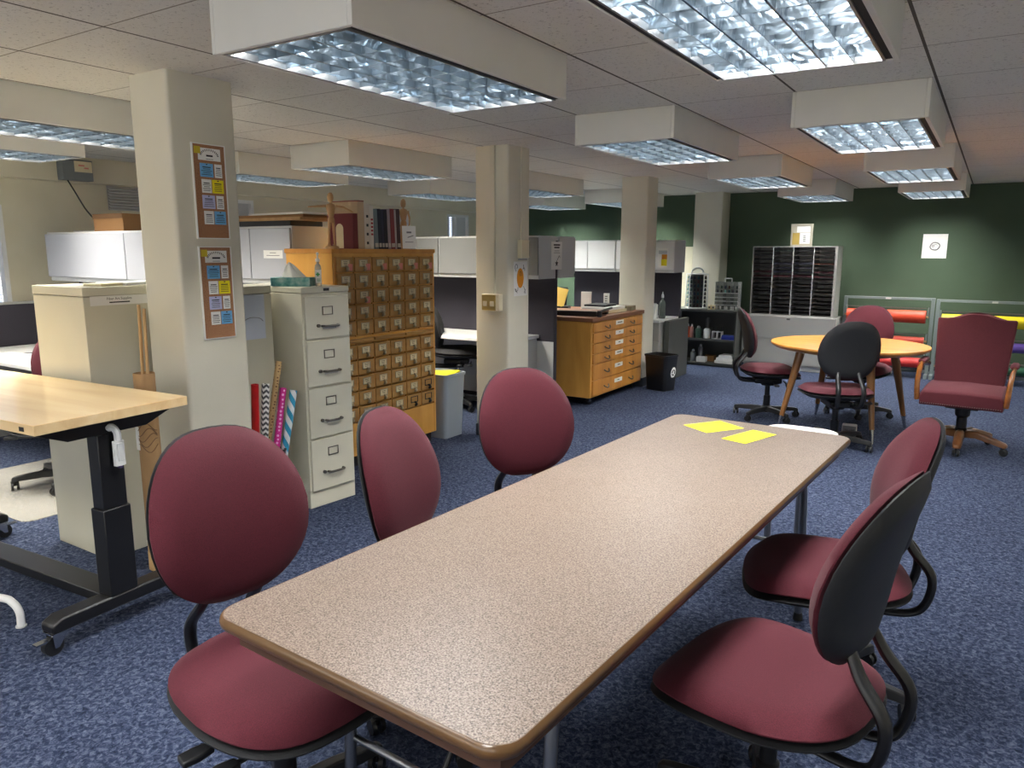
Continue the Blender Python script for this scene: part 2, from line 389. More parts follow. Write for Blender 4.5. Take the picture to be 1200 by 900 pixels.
# ------------------------------------------------------------------ ceiling lights
LX0, LX1 = -.94, -.325
ZB = 2.113
def make_light():
    t = thing('ceiling_light', '', 'ceiling light')
    hw, hl = .3075, .616; h = CEIL-ZB
    mb = MB(); th = .018
    mb.box(-hw, -hw+th, -hl, hl, 0, h).box(hw-th, hw, -hl, hl, 0, h).box(-hw+th, hw-th, -hl, -hl+th, 0, h).box(-hw+th, hw-th, hl-th, hl, 0, h)
    mb.build('housing', box_white, t, bev=.002, seg=1)
    mb = MB(); a, b = hw-th, hl-th
    mb.box(-a, -a+.022, -b, b, .004, .02).box(a-.022, a, -b, b, .004, .02)
    mb.build('gap_strip', dark_slot, t)
    mb = MB(); a -= .022
    mb.box(-a, -a+.008, -b, b, -.002, .02).box(a-.008, a, -b, b, -.002, .02).box(-a, a, -b, -b+.008, -.002, .02).box(-a, a, b-.008, b, -.002, .02)
    mb.build('frame', steel, t)
    a -= .008; b -= .008
    mb = MB()
    PR = ((.0, .0012), (.015, .0022), (.030, .0045), (.046, .009))
    for k in range(1, 6):
        x = -a+2*a*k/6; ex = .002 if k % 2 == 0 else 0
        mb.loft([[(x-w-ex, -b, z+.002), (x+w+ex, -b, z+.002), (x+w+ex, b, z+.002), (x-w-ex, b, z+.002)] for z, w in PR])
    for k in range(1, 10):
        y = -b+2*b*k/10; mb.loft([[(-a, y-w, z+.004), (a, y-w, z+.004), (a, y+w, z+.004), (-a, y+w, z+.004)] for z, w in PR])
    mb.box(-a, -a+.001, -b, b, .02, .06).box(a-.001, a, -b, b, .02, .06).box(-a, a, -b, -b+.001, .02, .06).box(-a, a, b-.001, b, .02, .06)
    mb.build('louver', louver_m, t, smooth=0)
    MB().box(-hw+th, hw-th, -hl+th, hl-th, .135, .145).build('reflector_pan', pan_white, t)
    for x in (-.17, 0, .17):
        MB().cyl((x, -.55, .085), (x, .55, .085), .0125, n=10).build('lamp_tube', lamp_em, t)
    return t
L0 = make_light(); used_l = [False]
ROWS = [(-.6325, 'over the right side chairs', 'C'), (-1.8645, 'over the long table', 'B'), (-4.3285, 'just left of the columns', 'D'), (-5.56, 'nearest the window wall', 'E'), (1.83, 'added at right for fill', 'A')]  # last row is added out of view to raise the bounced light
ORD = ['nearest the camera', 'second from the camera', 'third from the camera', 'farthest from the camera', 'behind the camera']
POWER = {}
for xc, desc, key in ROWS:
    for k in range(-1, 4):  # negative index: unseen fixtures behind the camera, included for their light
        y0 = Y0+4*TILE*k
        yc = y0+TILE
        if True:
            lab = 'boxed louvered ceiling light in the row %s, %s' % (desc, ORD[k])
            if not used_l[0]: o = L0; used_l[0] = True; o['label'] = lab; o.location = (xc, yc, ZB)
            else: o = dup(L0, (xc, yc, ZB), 0, lab)
            o['group'] = 'louvered ceiling lights'
        ld = bpy.data.lights.new('tube_light', 'AREA'); ld.shape = 'RECTANGLE'; ld.size = .5; ld.size_y = 1.12
        e = 30.0
        col = (1, .985, .96)
        if key in 'DE': col = (1, .89, .68); e = 44
        if key in 'DE' and k >= 2: col = (.93, 1, .95); e = 36 if k == 2 else 80
        if key == 'B' and k == 3: e = 4
        if key == 'C' and k == 3: e = 44
        if key in 'CB' and k >= 2: col = (.98, 1, .93)
        if key == 'C' and k == 2: e = 22
        ld.energy = e*SCALE if 'SCALE' in globals() else e
        ld.color = col
        lo = bpy.data.objects.new('tube_light', ld); COL.objects.link(lo); lo.location = (0, 0, .112); lo.parent = o

# ------------------------------------------------------------------ long folding table
t = thing('folding_table', 'long brown speckled laminate folding table in the foreground', 'table', (-.886, 2.106, 0), -3.0)
TW, TL = .775, 2.46
mb = MB(); mb.loft([[(x, y, z) for x, y in rrect(TW-2*i, TL-2*i, .055-i*.6, 6)] for i, z in ((.004, .7275), (.002, .7355))])
mb.build('tabletop', laminate, t)
mb = MB()
prof = [(.004, .7352), (.0, .7355), (-.004, .732), (-.007, .724), (-.005, .714), (.0, .708), (.006, .708)]
mb.loft([[(x, y, z) for x, y in rrect(TW-2*i, TL-2*i, max(.055-i, .02), 6)] for i, z in prof], c0=False, c1=True)
mb.build('edge_band', edge_wood, t)
mb = MB(); a, b = TW/2-.035, TL/2-.04
mb.box(-a, a, -b, -b+.018, .655, .7075).box(-a, a, b-.018, b, .655, .7075).box(-a, -a+.018, -b+.018, b-.018, .655, .7075).box(a-.018, a, -b+.018, b-.018, .655, .7075)
mb.build('apron', apron_br, t)
for sy in (-1, 1):
    y = sy*(TL/2-.30)
    for sx in (-1, 1):
        MB().tube([(sx*.27, y-sy*.06, .70), (sx*.285, y, .55), (sx*.29, y+sy*.03, .02)], .0145, 10, 5).build('leg', steel, t)
        MB().cyl((sx*.29, y+sy*.03, 0), (sx*.29, y+sy*.03, .03), .02, .016).build('foot_cap', black_pl, t)
    MB().cyl((-.288, y+sy*.012, .32), (.288, y+sy*.012, .32), .009).build('leg_brace', steel, t)
    MB().cyl((0, y-sy*.30, .69), (0, y+sy*.01, .335), .007).build('folding_brace', black_mt, t)

def sheet(name, cx, cy, w, h, rz, z, m, label, cat, group=None, th=.0006, parent=None):
    o = MB().box(-w/2, w/2, -h/2, h/2, 0, th).build(name, m)
    o.location = (cx, cy, z); o.rotation_euler = (0, 0, math.radians(rz)); return tag(o, label, cat, group)
sheet('paper_sheet', -.978, 3.176, .205, .160, 57, .7362, bright_yel, 'bright yellow paper sheet at the far end of the table, left and farther one', 'paper')
sheet('paper_sheet', -.795, 3.078, .235, .112, 73, .7372, bright_yel, 'bright yellow paper sheet at the far end of the table, right and nearer one', 'paper')

# white utility table beyond the long table
t = thing('utility_table', 'small white topped table just beyond the far end of the long table', 'table', (-.715, 3.645, 0))
MB().prism(rrect(.33, .37, .09, 6), .615, .64).build('tabletop', white_lam, t, bev=.004)
for sx in (-.11, .03):
    MB().cyl((sx, .0, .03), (sx, .0, .6145), .016).build('leg', steel, t)
    MB().box(sx-.025, sx+.025, -.16, .16, .0, .03).build('foot', white_lam, t, bev=.006)

# ------------------------------------------------------------------ task chairs
def egg(n=44):
    pts = []
    for k in range(n):
        th = 2*PI*k/n; c, s = math.cos(th), math.sin(th)
        x = .222*abs(c)**.74*(1 if c > 0 else -1)
        z = .225*abs(s)**.80*(1 if s > 0 else -1)
        x *= 1-.16*max(0, z/.225)**1.3 - .13*max(0, -z/.225)**2
        pts.append((x, z))
    return pts
def lens(outline, tf, tb, fmap, rings=7, pf=4, pb=4, r0=1.0):
    """closed pillow: front bulge tf, back bulge tb, mapped into place by fmap(x, z, depth)"""
    n = len(outline); mb = MB(); R = []
    for k in range(rings):
        r = .12+.88*k/(rings-1) if k else .12
        R.append([fmap(x*r*r0, z*r*r0, tf*(1-r**pf)**.5) for x, z in outline])
    R[-1] = [fmap(x*r0, z*r0, 0) for x, z in outline]
    for k in reversed(range(rings)):
        r = .12+.88*k/(rings-1)
        if k == rings-1: R.append([fmap(x*r0*.998, z*r0*.998, -.004 if tb > .004 else -tb*.5) for x, z in outline])
        else: R.append([fmap(x*r*r0, z*r*r0, -tb*(1-r**pb)**.5-.004) for x, z in outline])
    mb.loft(R); return mb
def seat_outline(n=44, w=.258, d=.258):
    pts = []
    for k in range(n):
        th = 2*PI*k/n; c, s = math.cos(th), math.sin(th)
        x = w*abs(c)**.72*(1 if c > 0 else -1); y = d*abs(s)**.72*(1 if s > 0 else -1)
        x *= 1+.07*(y/d); pts.append((x, y))
    return pts
def back_map(off):
    def f(x, z, d):
        zz = z+.775; t = (z+.225)/.45
        y = -.175-.10*t-.03*math.sin(PI*t)*-1+ .42*x*x + d + off
        return (x, y, zz)
    return f
def seat_map(zc):
    def f(x, y, d):
        z = zc+d - .028*max(0, (y-.10)/.14)**2 + .012*max(0, (-y-.08)/.15) + .10*x*x*(1 if True else 0)
        return (x, y+.015, z)
    return f
def make_chair(name='task_chair', fab=burg, cat='chair'):
    t = thing(name, '', cat)
    so = seat_outline()
    lens(so, .045, .018, seat_map(.438), pf=4).build('seat_cushion', fab, t, smooth=60)
    lens(seat_outline(w=.262, d=.262), .012, .03, seat_map(.415), pf=6).build('seat_shell', shell, t, smooth=60)
    eg = egg()
    lens(eg, .042, .012, back_map(.0), pf=3.5).build('backrest', fab, t, smooth=60)
    lens(eg, .006, .034, back_map(-.012), r0=1.008, pf=6, pb=3).build('backrest_shell', shell, t, smooth=60)
    for s in (-1, 1):
        MB().tube([(s*.06, .06, .352), (s*.065, -.12, .345), (s*.075, -.24, .352), (s*.088, -.282, .40), (s*.09, -.288, .49), (s*.08, -.228, .57), (s*.07, -.192, .64)], [.0155, .016, .0165, .0175, .019, .018, .014], 10, 5, flat=.75).build('support_bar', black_mt, t)
    mb = MB(); mb.box(-.085, .085, -.13, .11, .325, .375).box(-.05, .05, -.06, .05, .30, .325)
    mb.build('mechanism', black_pl, t, bev=.012)
    MB().lathe([(.024, .10), (.03, .12), (.03, .205), (.022, .21), (.022, .31)], 16).build('gas_column', black_mt, t)
    MB().lathe([(.03, .05), (.045, .055), (.045, .10), (.03, .112)], 18).build('hub', black_pl, t)
    for k in range(5):
        a = 2*PI*k/5+.5; c, s = math.cos(a), math.sin(a)
        mb = MB(); rings = []
        for (r, z, w, h) in ((.03, .082, .026, .022), (.14, .082, .024, .02), (.25, .076, .02, .016), (.285, .072, .017, .014), (.295, .068, .010, .008)):
            q = [(-w, -h), (w, -h), (w*.75, h), (-w*.75, h)]
            rings.append([(r*c-x*s, r*s+x*c, z+y) for x, y in q])
        leg = mb.loft(rings).build('base_leg', black_pl, t, bev=.004)
        mb = MB(); px, py = .278*c, .278*s
        b = a+.8*math.sin(k*2.3); ax = Vector((math.cos(b), math.sin(b), 0))
        for sgn in (-1, 1):
            p = Vector((px, py, .027))+ax*(.008*sgn); mb.cyl(p, p+ax*(.014*sgn), .027, .024, 14)
        mb.cyl((px, py, .03), (px, py, .062), .008).tube([Vector((px, py, .05))-ax*.02, Vector((px, py, .057)), Vector((px, py, .05))+ax*.02], .012, 8)
        mb.build('caster', black_pl, leg)
    for (yy, xx) in ((.03, .235), (.13, .225)):
        mb = MB(); mb.cyl((.06, yy, .345), (xx-.02, yy, .34), .007).prism([(xx-.03, yy-.016), (xx+.01, yy-.024), (xx+.045, yy-.022), (xx+.05, yy+.018), (xx+.01, yy+.022), (xx-.03, yy+.014)], .33, .347)
        mb.build('lever', black_pl, t, bev=.004)
    return t
CH = make_chair()
# chairs face local +Y; the facing angle is given in world degrees
def place(x, y, facing, label, first=False, lift=0, group='burgundy task chairs'):
    if first:
        o = CH; CH.location = (x, y, 0); CH.rotation_euler = (0, 0, math.radians(facing-90)); CH['label'] = label; CH['group'] = group
    else: o = dup(CH, (x, y, 0), facing-90, label, group)
    for ch in o.children:
        if ch.name.startswith('backrest'): ch.location.z = lift
    return o
place(-1.455, 1.16, -8, 'burgundy task chair at the near left corner of the long table', True, .03)
place(-1.355, 1.79, 12, 'burgundy task chair in the middle of the long table\'s left side')
place(-1.46, 2.54, -33, 'burgundy task chair at the left side of the long table, farthest from the camera')
place(-.375, 2.575, 197, 'burgundy task chair on the right side of the long table, partly hidden behind another', lift=-.025)
place(-.37, 1.805, 169, 'burgundy task chair on the right of the long table, nearest the camera', lift=.03)
place(-1.64, 6.88, 24, 'burgundy task chair at the left of the round oak table seen from the side')
place(-.935, 6.12, 118, 'burgundy task chair with its black back shell to the camera, before the round table')
place(-.95, 7.47, -92, 'burgundy task chair behind the round oak table facing the camera')
place(-4.97, 2.36, -50, 'burgundy task chair at the far left cubicle desk, half hidden by the beige cabinet')

# black operator chair at the cubicle desk
BCH = thing('office_chair', 'black office chair at the cubicle desk behind the card catalog', 'chair', (-4.26, 5.68, 0), -57)
for ch in list(CH.children):
    c = copy_tree(ch, BCH)
    if c.name.split('.')[0] in ('seat_cushion', 'backrest'):
        c.data = c.data.copy(); c.data.materials[0] = black_fab
    if c.name.split('.')[0] not in ('base_leg', 'hub', 'gas_column', 'backrest', 'backrest_shell', 'support_bar'): c.location.z = .11
    if c.name.split('.')[0] in ('backrest', 'backrest_shell', 'support_bar'): c.location.z = .02 if c.name.startswith('back') else .06
MB().cyl((0, 0, .3105), (0, 0, .41), .02).build('piston', chrome, BCH)

# ------------------------------------------------------------------ executive armchair
t = thing('armchair', 'wide burgundy swivel armchair with wooden arms and wooden star base', 'armchair', (-.10, 6.58, 0), -184)
mb = MB(); W = .27
rings = []
for (y, z0, z1, w) in ((-.24, .375, .47, .26), (-.22, .365, .485, .268), (0, .36, .49, .27), (.24, .36, .475, .27), (.272, .362, .465, .268), (.28, .37, .455, .262)):
    rings.append([(x*w/.27, y, z) for x, z in ((-.27, z0), (.27, z0), (.27, z1-.03), (.25, z1), (0, z1+.008), (-.25, z1), (-.27, z1-.03))])
mb.loft(rings); mb.build('seat', burg2, t, bev=.008)
mb = MB(); rings = []
for k in range(9):
    s = k/8; w = .235+.035*s if s < .95 else .268
    z = .47; y = -.20-.16*s; zz = .45+.53*s
    rings.append([(x, y+dy+.06*(abs(x)/.27)**2*0, zz+(.045*math.cos(min(abs(x)/.16, 1)*PI/2+0) if k == 8 else 0)+dz) for x, dy, dz in
        [(w*q, .035, 0) for q in (-1, -.75, -.5, -.25, 0, .25, .5, .75, 1)]+[(w*q, -.045, -.012) for q in (1, .75, .5, .25, 0, -.25, -.5, -.75, -1)]])
mb.loft(rings); mb.build('backrest', burg2, t, bev=.012, seg=3)
for s in (-1, 1):
    mb = MB()
    mb.tube([(s*.285, .262, .40), (s*.29, .27, .48), (s*.293, .25, .55), (s*.296, .185, .61), (s*.298, .10, .64), (s*.30, .0, .64), (s*.298, -.12, .63), (s*.285, -.225, .615)], [.03, .032, .03, .03, .028, .024, .022, .02], 10, 4, flat=.62)
    arm = mb.build('arm', arm_wood, t)
    MB().loft([[(s*.298+x*w, y, .655+z*h) for x, z in ((-.026, 0), (.026, 0), (.03, .014), (.015, .03), (-.015, .03), (-.03, .014))] for y, w, h in ((.085, .7, .6), (.06, 1, 1), (-.10, 1, 1), (-.15, .8, .6))]).build('arm_pad', burg2, arm, smooth=60)
mb = MB()
for k in range(36):
    x = -.255+.51*k/35; mb.tube([(x, .2795, .378), (x, .2835, .378)], .004, 6)
mb.build('nail_trim', pew, t)
mb = MB(); mb.box(-.11, .11, -.12, .12, .325, .358).lathe([(.055, .32), (.05, .26), (.035, .25), (.035, .13)], 16)
mb.build('swivel_column', black_mt, t, bev=.006)
MB().cyl((.08, .05, .335), (.27, .08, .335), .006).build('lever', black_pl, t)
MB().lathe([(.04, .09), (.05, .10), (.05, .15), (.035, .165)], 16).build('hub', black_pl, t)
for k in range(5):
    a = 2*PI*k/5+.35; c, s = math.cos(a), math.sin(a); rings = []
    for (r, z, w, h) in ((.035, .125, .032, .03), (.12, .13, .034, .026), (.24, .10, .032, .02), (.31, .082, .028, .018), (.325, .078, .018, .012)):
        rings.append([(r*c-x*s, r*s+x*c, z+y) for x, y in ((-w, -h), (w, -h), (w*.9, h*.6), (w*.5, h), (-w*.5, h), (-w*.9, h*.6))])
    leg = MB().loft(rings).build('base_leg', dark_oak, t, bev=.004)
    px, py = .305*c, .305*s
    mb = MB(); ax = Vector((-s, c, 0)); p = Vector((px, py, .03))
    for sg in (-1, 1): mb.cyl(p+ax*.006*sg, p+ax*.024*sg, .03, .02, 14)
    mb.cyl((px, py, .03), (px, py, .066), .009); mb.build('caster', black_pl, leg)

# ------------------------------------------------------------------ round oak table
t = thing('round_table', 'round oak table on four splayed tapered legs, before the paper racks', 'table', (-.98, 6.80, 0), -12)
n = 56; R = .62
mb = MB(); mb.loft([[(r*math.cos(2*PI*k/n), r*math.sin(2*PI*k/n), z) for k in range(n)] for r, z in ((R-.035, .695), (R-.008, .712), (R, .722), (R-.002, .734), (R-.006, .735))])
mb.build('tabletop', round_oak, t)
MB().loft([[(r*math.cos(2*PI*k/n), r*math.sin(2*PI*k/n), z) for k in range(n)] for r, z in ((.40, .66), (.42, .694))]).build('apron', leg_oak, t)
for k in range(4):
    a = PI/4+PI/2*k; c, s = math.cos(a), math.sin(a)
    MB().cyl((.40*c, .40*s, .655), (.525*c, .525*s, .11), .036, .019, 16).build('leg', leg_oak, t)
    MB().cyl((.525*c, .525*s, .11), (.55*c, .55*s, 0), .0185, .0105, 14).build('ferrule', chrome, t)
# floor outlet under it
t = thing('floor_outlet', 'pale grey twin floor outlet box standing on the carpet under the round table', 'outlet', (-.87, 6.46, 0), 5)
MB().box(-.055, .055, -.03, .03, 0, .115).build('housing', white_lam, t, bev=.008)
mb = MB(); mb.box(-.05, .05, -.036, -.03, .018, .105); mb.build('face_plate', steel, t)
mb = MB()
for sx in (-.024, .024):
    for dx in (-.006, .006): mb.box(sx+dx-.0015, sx+dx+.0015, -.0375, -.036, .065, .08)
    mb.cyl((sx, -.036, .048), (sx, -.0375, .048), .003, n=8)
mb.build('socket_slots', ink, t)
# (armchair etc. done)

# ------------------------------------------------------------------ standing desk (left)
DR = 4.0
t = thing('standing_desk', 'height adjustable desk with butcher block top and black T legs on casters', 'desk', (-3.558, 1.465, 0), DR)
DL, DW = 1.60, .62
mb = MB(); mb.box(-DL/2, DL/2, -DW/2, DW/2, .862, .90); mb.build('desktop', maple, t, bev=.002, seg=1)
MB().box(.71, .74, -DW/2-.001, -DW/2+.02, .872, .888).build('edge_plug', black_pl, t)
for sx in (-1, 1):
    x = sx*.70
    mb = MB(); mb.loft([[(x+dx, y, z) for dx, z in ((-.035, z0), (.035, z0), (.035, .8615), (-.035, .8615))] for y, z0 in ((-.27, .845), (-.16, .80), (.16, .80), (.27, .845))])
    mb.build('top_bracket', black_mt, t, bev=.003)
    mb = MB(); mb.box(x-.035, x+.035, -.05, .05, .50, .80); mb.build('upper_leg', black_mt, t, bev=.004)
    mb = MB(); mb.box(x-.042, x+.042, -.057, .057, .145, .50); mb.build('lower_leg', black_mt, t, bev=.004)
    mb = MB(); mb.loft([[(x+dx, y, z) for dx, z in ((-.04, .09), (.04, .09), (.04, z1), (-.04, z1))] for y, z1 in ((-.29, .125), (-.25, .145), (.25, .145), (.29, .125))])
    ft = mb.build('foot', black_mt, t, bev=.008)
    for sy in (-1, 1):
        y = sy*.255
        mb = MB(); mb.m = 0
        mb.box(x-.032, x+.032, y-.035, y+.035, .082, .0895)
        for dx in (-.022, .022): mb.add([(x+dx-.0015, y-.03, .083), (x+dx+.0015, y-.03, .083), (x+dx+.0015, y+.03, .083), (x+dx-.0015, y+.03, .083), (x+dx-.0015, y-.005+sy*.02, .03), (x+dx+.0015, y-.005+sy*.02, .03), (x+dx+.0015, y+.012+sy*.02, .03), (x+dx-.0015, y+.012+sy*.02, .03)], [(0,1,2,3),(7,6,5,4),(0,4,5,1),(1,5,6,2),(2,6,7,3),(3,7,4,0)])
        mb.box(x-.014, x+.014, y+sy*.03, y+sy*.085, .06, .067)
        cs = mb.build('caster_fork', chrome, ft)
        yy = y+sy*.022
        MB().cyl((x-.014, yy, .036), (x+.014, yy, .036), .036, n=20).build('caster_wheel', black_pl, cs)
MB().box(-.655, .655, -.055, .055, .098, .14).build('cross_beam', black_mt, t, bev=.004)
t = thing('clip', 'white plastic clip hanging from the near desk leg', 'clip', (-2.813, 1.535, .66), DR)
mb = MB(); mb.loft([[(.0005+x, y, z) for x, y in ((0, -.02), (.016, -.02), (.02, 0), (.016, .02), (0, .02))] for z in (.01, .11)]); mb.tube([(.01, 0, .11), (.012, -.004, .145), (.0, -.014, .165), (-.014, -.02, .158)], .014, 8, 4)
mb.build('handle', white_lam, t, bev=.004)
MB().box(.0195, .0225, -.012, .012, .03, .10).build('slider', light_grey, t, bev=.001)
MB().box(.0, .018, -.006, .006, .0, .012).build('trigger', mat('violet_plastic', rgb(70,60,100)), t)
t = thing('tube_stand', 'white tubular steel floor hoop at the left edge of the picture', 'stand', (-3.17, 1.275, 0), 0)
MB().tube([(0, 0, .0), (0, 0, .06), (-.03, -.01, .10), (-.10, -.035, .115), (-.5, -.17, .118), (-.57, -.20, .10), (-.6, -.21, .06), (-.6, -.21, 0)], .015, 12, 4).build('hoop', white_lam, t)
MB().cyl((0, 0, 0), (0, 0, .006), .02).build('foot_pad', light_grey, t)
o = MB().prism(rrect(1.25, .95, .07, 5), .001, .006).build('chair_mat', clear_mat); o.location = (-5.02, 2.32, 0); tag(o, 'translucent pale chair mat lying on the blue carpet at the left', 'mat')

# ------------------------------------------------------------------ beige cabinets
def vcab(x0, x1, y0, y1, h, label):
    t = thing('storage_cabinet', label, 'cabinet', ((x0+x1)/2, (y0+y1)/2, 0))
    w, d = (x1-x0)/2, (y1-y0)/2
    MB().box(-w, w, -d, d, 0, h-.045).build('body', beige_metal, t, bev=.003)
    MB().box(-w-.002, w+.002, -d-.002, d+.002, h-.042, h).build('top', beige_metal, t, bev=.004)
    return t
CB = vcab(-3.985, -3.525, 1.83, 2.45, 1.327, 'tall beige metal cabinet with a white sign, behind the butcher block desk')
o = thing('sign', 'white paper sign with a two line heading on the beige cabinet side', 'sign', (-3.5225, 2.0, 1.262))
MB().box(0, .0006, -.14, .14, -.022, .022).build('sheet', paper_w, o)
mb = MB(); mb.text('Fiber Art Supplies', (.0006, 0, .008), (0,1,0), (0,0,1), .017)
lines(mb, (.0006, 0, -.009), (0,1,0), (0,0,1), .11, .008, 1, th=.7)
mb.build('lettering', ink, o, smooth=0)
# papers on the cabinet
sheet('paper_stack', -3.70, 2.20, .22, .30, 8, 1.3275, paper_w, 'flat white paper stack on top of the tall beige cabinet', 'paper', th=.012)
sheet('envelope', -3.62, 1.99, .10, .16, 20, 1.3275, paper_c, 'small cream envelope on top of the tall beige cabinet', 'envelope', th=.012)
o = MB().prism([(0, 0), (.22, .03), (.225, .036), (.0, .012)], 0, .28).build('picture_board', mat('dark_green_board', rgb(24,74,50)))
o.location = (-3.76, 2.40, 1.3275); o.rotation_euler = (0, 0, math.radians(-12)); tag(o, 'thin green board standing on the beige cabinet beside the column', 'board')
o.location = (-3.70, 2.34, 1.3275)
vcab(-4.10, -3.467, 2.49, 2.852, 1.30, 'plain beige cabinet recessed between the first column and the file cabinet')
sheet_o = MB().box(0, .0006, -.10, .10, -.125, .125).build('paper_sheet', mat('bluish_paper', rgb(206,214,228), .7)); sheet_o.location = (-3.4648, 2.70, 1.13); tag(sheet_o, 'pale blue paper taped to the recessed beige cabinet', 'paper')
o = MB().tube([(0, -.05, .0), (.001, 0, .018), (.001, .06, .012), (.001, .085, -.006)], .0016, 6, 4).build('pen_line', grey_ink, sheet_o); o.location = (.0012, 0, -.02)

# kraft tube with dowels
t = thing('mailing_tube', 'tall brown kraft mailing tube standing against the first column', 'tube', (-3.228, 1.915, 0))
mb = MB(); n = 24
mb.loft([[(r*math.cos(2*PI*k/n), r*math.sin(2*PI*k/n), z) for k in range(n)] for r, z in ((.045, 0), (.046, .001), (.046, .945), (.042, .946), (.042, .78))], c1=True)
mb.build('tube', kraft, t)
MB().lathe([(.0465, .003), (.0475, .003), (.0475, .09), (.0465, .09)], 24).build('end_cap', pale_wood, t)
mb = MB()
for k in range(5):
    z = .60+.025*k
    mb.tube([(.0470*math.cos(a), .0470*math.sin(a), z+.02*math.sin(a*3+k)) for a in [(-1.7+.25*j) for j in range(9)]], .0018, 5)
mb.build('stamp', mat('brown_ink', rgb(110,78,44)), t)
a0 = -1.9
MB().box(-.026, -.002, -.0475, -.0455, .59, .70).build('label', paper_w, t)
for k, (dx, dy, h, lx, ly) in enumerate(((-.014, .0, 1.255, .012, .012), (.002, .014, 1.238, .014, .012), (.018, .005, 1.20, .004, .014))):
    o = MB().cyl((-3.228+dx, 1.915+dy, .802), (-3.228+dx+lx*.6, 1.915+dy+ly*.6, h), .007, n=10).build('dowel', pale_wood)
    tag(o, 'pale wooden dowel standing in the kraft tube, %s of three' % ('left', 'middle', 'right')[k], 'dowel', 'dowels in the kraft tube')

# wrapping paper rolls in a black bin
t = thing('floor_bin', 'black bin holding gift wrap rolls beside the file cabinet', 'bin', (-3.325, 2.583, 0))
mb = MB(); q = rrect(.215, .26, .04, 4)
mb.loft([[(x*s, y*s, z) for x, y in q] for s, z in ((.86, 0), (1, .40), (1.03, .402), (1.03, .41), (.96, .41), (.83, .012))]); mb.build('bin_body', black_pl, t)
RM = [('shiny red', mat('red_foil', rgb(190,24,24), .3), (-3.265, 2.51), (-3.235, 2.525), .80, .020),
      ('grey chevron patterned', stripe_mat('chevron_wrap', rgb(236,236,232), rgb(84,86,88), 34, 'chevron'), (-3.27, 2.555), (-3.245, 2.603), .79, .020),
      ('kraft printed', dots_mat('printed_kraft', rgb(206,172,120), rgb(120,84,50), 60, .3), (-3.335, 2.575), (-3.30, 2.745), .89, .017),
      ('pink polka dot', dots_mat('pink_dots', rgb(206,36,140), rgb(240,190,224), 45, .3), (-3.275, 2.598), (-3.24, 2.715), .75, .018),
      ('blue striped', stripe_mat('blue_stripes', rgb(238,240,240), rgb(40,150,186), 12, 'diag'), (-3.275, 2.642), (-3.245, 2.79), .725, .021)]
for nm, m_, (bx, by), (tx, ty), h, r in RM:
    p = Vector((bx, by, .03)); qv = Vector((tx, ty, h)); L = (qv-p).length
    o = MB().lathe([(r*.75, .0), (r, .001), (r, L), (r*.75, L+.001), (r*.7, L-.05)], 18).build('wrapping_roll', m_)
    o.location = p; o.rotation_euler = (qv-p).to_track_quat('Z', 'Y').to_euler()
    tag(o, '%s gift wrap roll leaning in the bin by the file cabinet' % nm, 'wrapping paper', 'gift wrap rolls')

# four drawer file cabinet
t = thing('file_cabinet', 'beige four drawer file cabinet in front of the card catalog', 'file cabinet', (-3.227, 3.043, 0), -5.2)
w, D_, Hh = .335, .62, 1.294
MB().box(-D_, -.002, -w/2, w/2, 0, Hh-.036).build('body', beige_metal, t, bev=.003)
MB().box(-D_, .004, -w/2-.001, w/2+.001, Hh-.035, Hh).build('top', beige_metal, t, bev=.005)
MB().box(.0035, .006, -.018, .022, Hh-.024, Hh-.008).build('badge', black_pl, t)
zs = [(.998, 1.243), (.722, .992), (.418, .716), (.10, .412)]
for z0, z1 in zs:
    d = MB().box(-.003, .012, -w/2+.012, w/2-.012, z0+.003, z1-.003).build('drawer', beige_metal, t, bev=.003)
    zm = z1-.085; mb = MB(); q = .030
    mb.box(.012, .016, -q-.008, -q-.004, zm-.024, zm+.024).box(.012, .016, q-.010+.012, q+.006, zm-.024, zm+.024).box(.012, .016, -q-.008, q+.006, zm+.020, zm+.025).box(.012, .016, -q-.008, q+.006, zm-.025, zm-.020)
    mb.build('label_holder', pew, d)
    MB().box(.012, .0128, -q-.004, q+.002, zm-.02, zm+.02).build('label_card', beige_metal, d)
    zh = (z0+z1)/2-.05
    MB().tube([(.012, -.045, zh), (.032, -.042, zh+.001), (.038, -.03, zh), (.038, .05, zh), (.032, .062, zh+.001), (.012, .065, zh)], .0065, 8, 3).build('handle', pew, d)
    MB().cyl((.012, -.072, zh+.004), (.024, -.072, zh+.004), .010).build('latch', pew, d)
    MB().box(.013, .0136, -.04, .058, zh-.018, zh-.008).build('handle_backing', grey_metal, d)

# tissue box and sanitizer
t = thing('tissue_box', 'teal tissue box on top of the file cabinet', 'tissue box', (-3.43, 2.99, 1.294), 30)
MB().box(-.115, .115, -.06, .06, 0, .05).build('box', teal, t, bev=.003)
MB().prism(rrect(.12, .05, .024, 5), .0502, .0508).build('slot', dark_slot, t)
mb = MB(); rnd = random.Random(3); rings = []
for k in range(8):
    s = k/7; rr = .05*(1-s)**.75+.003
    rings.append([(rr*(1.1+.35*math.sin(5*a+s*2))*math.cos(a)-.02*s, rr*.55*(1+.3*math.sin(4*a+1))*math.sin(a), .051+.085*s) for a in [2*PI*j/22 for j in range(22)]])
mb.loft(rings); mb.build('tissue', paper_w, t, smooth=60)
t = thing('sanitizer_bottle', 'clear pump bottle of hand sanitizer on the file cabinet', 'bottle', (-3.30, 3.06, 1.294), -38)
mb = MB(); mb.loft([[(x*s, y*s, z) for x, y in rrect(.062, .036, .015, 4)] for s, z in ((.95, 0), (1, .004), (1, .10), (.85, .118), (.4, .13), (.36, .14))]); mb.build('bottle', soap_clear, t, smooth=50)
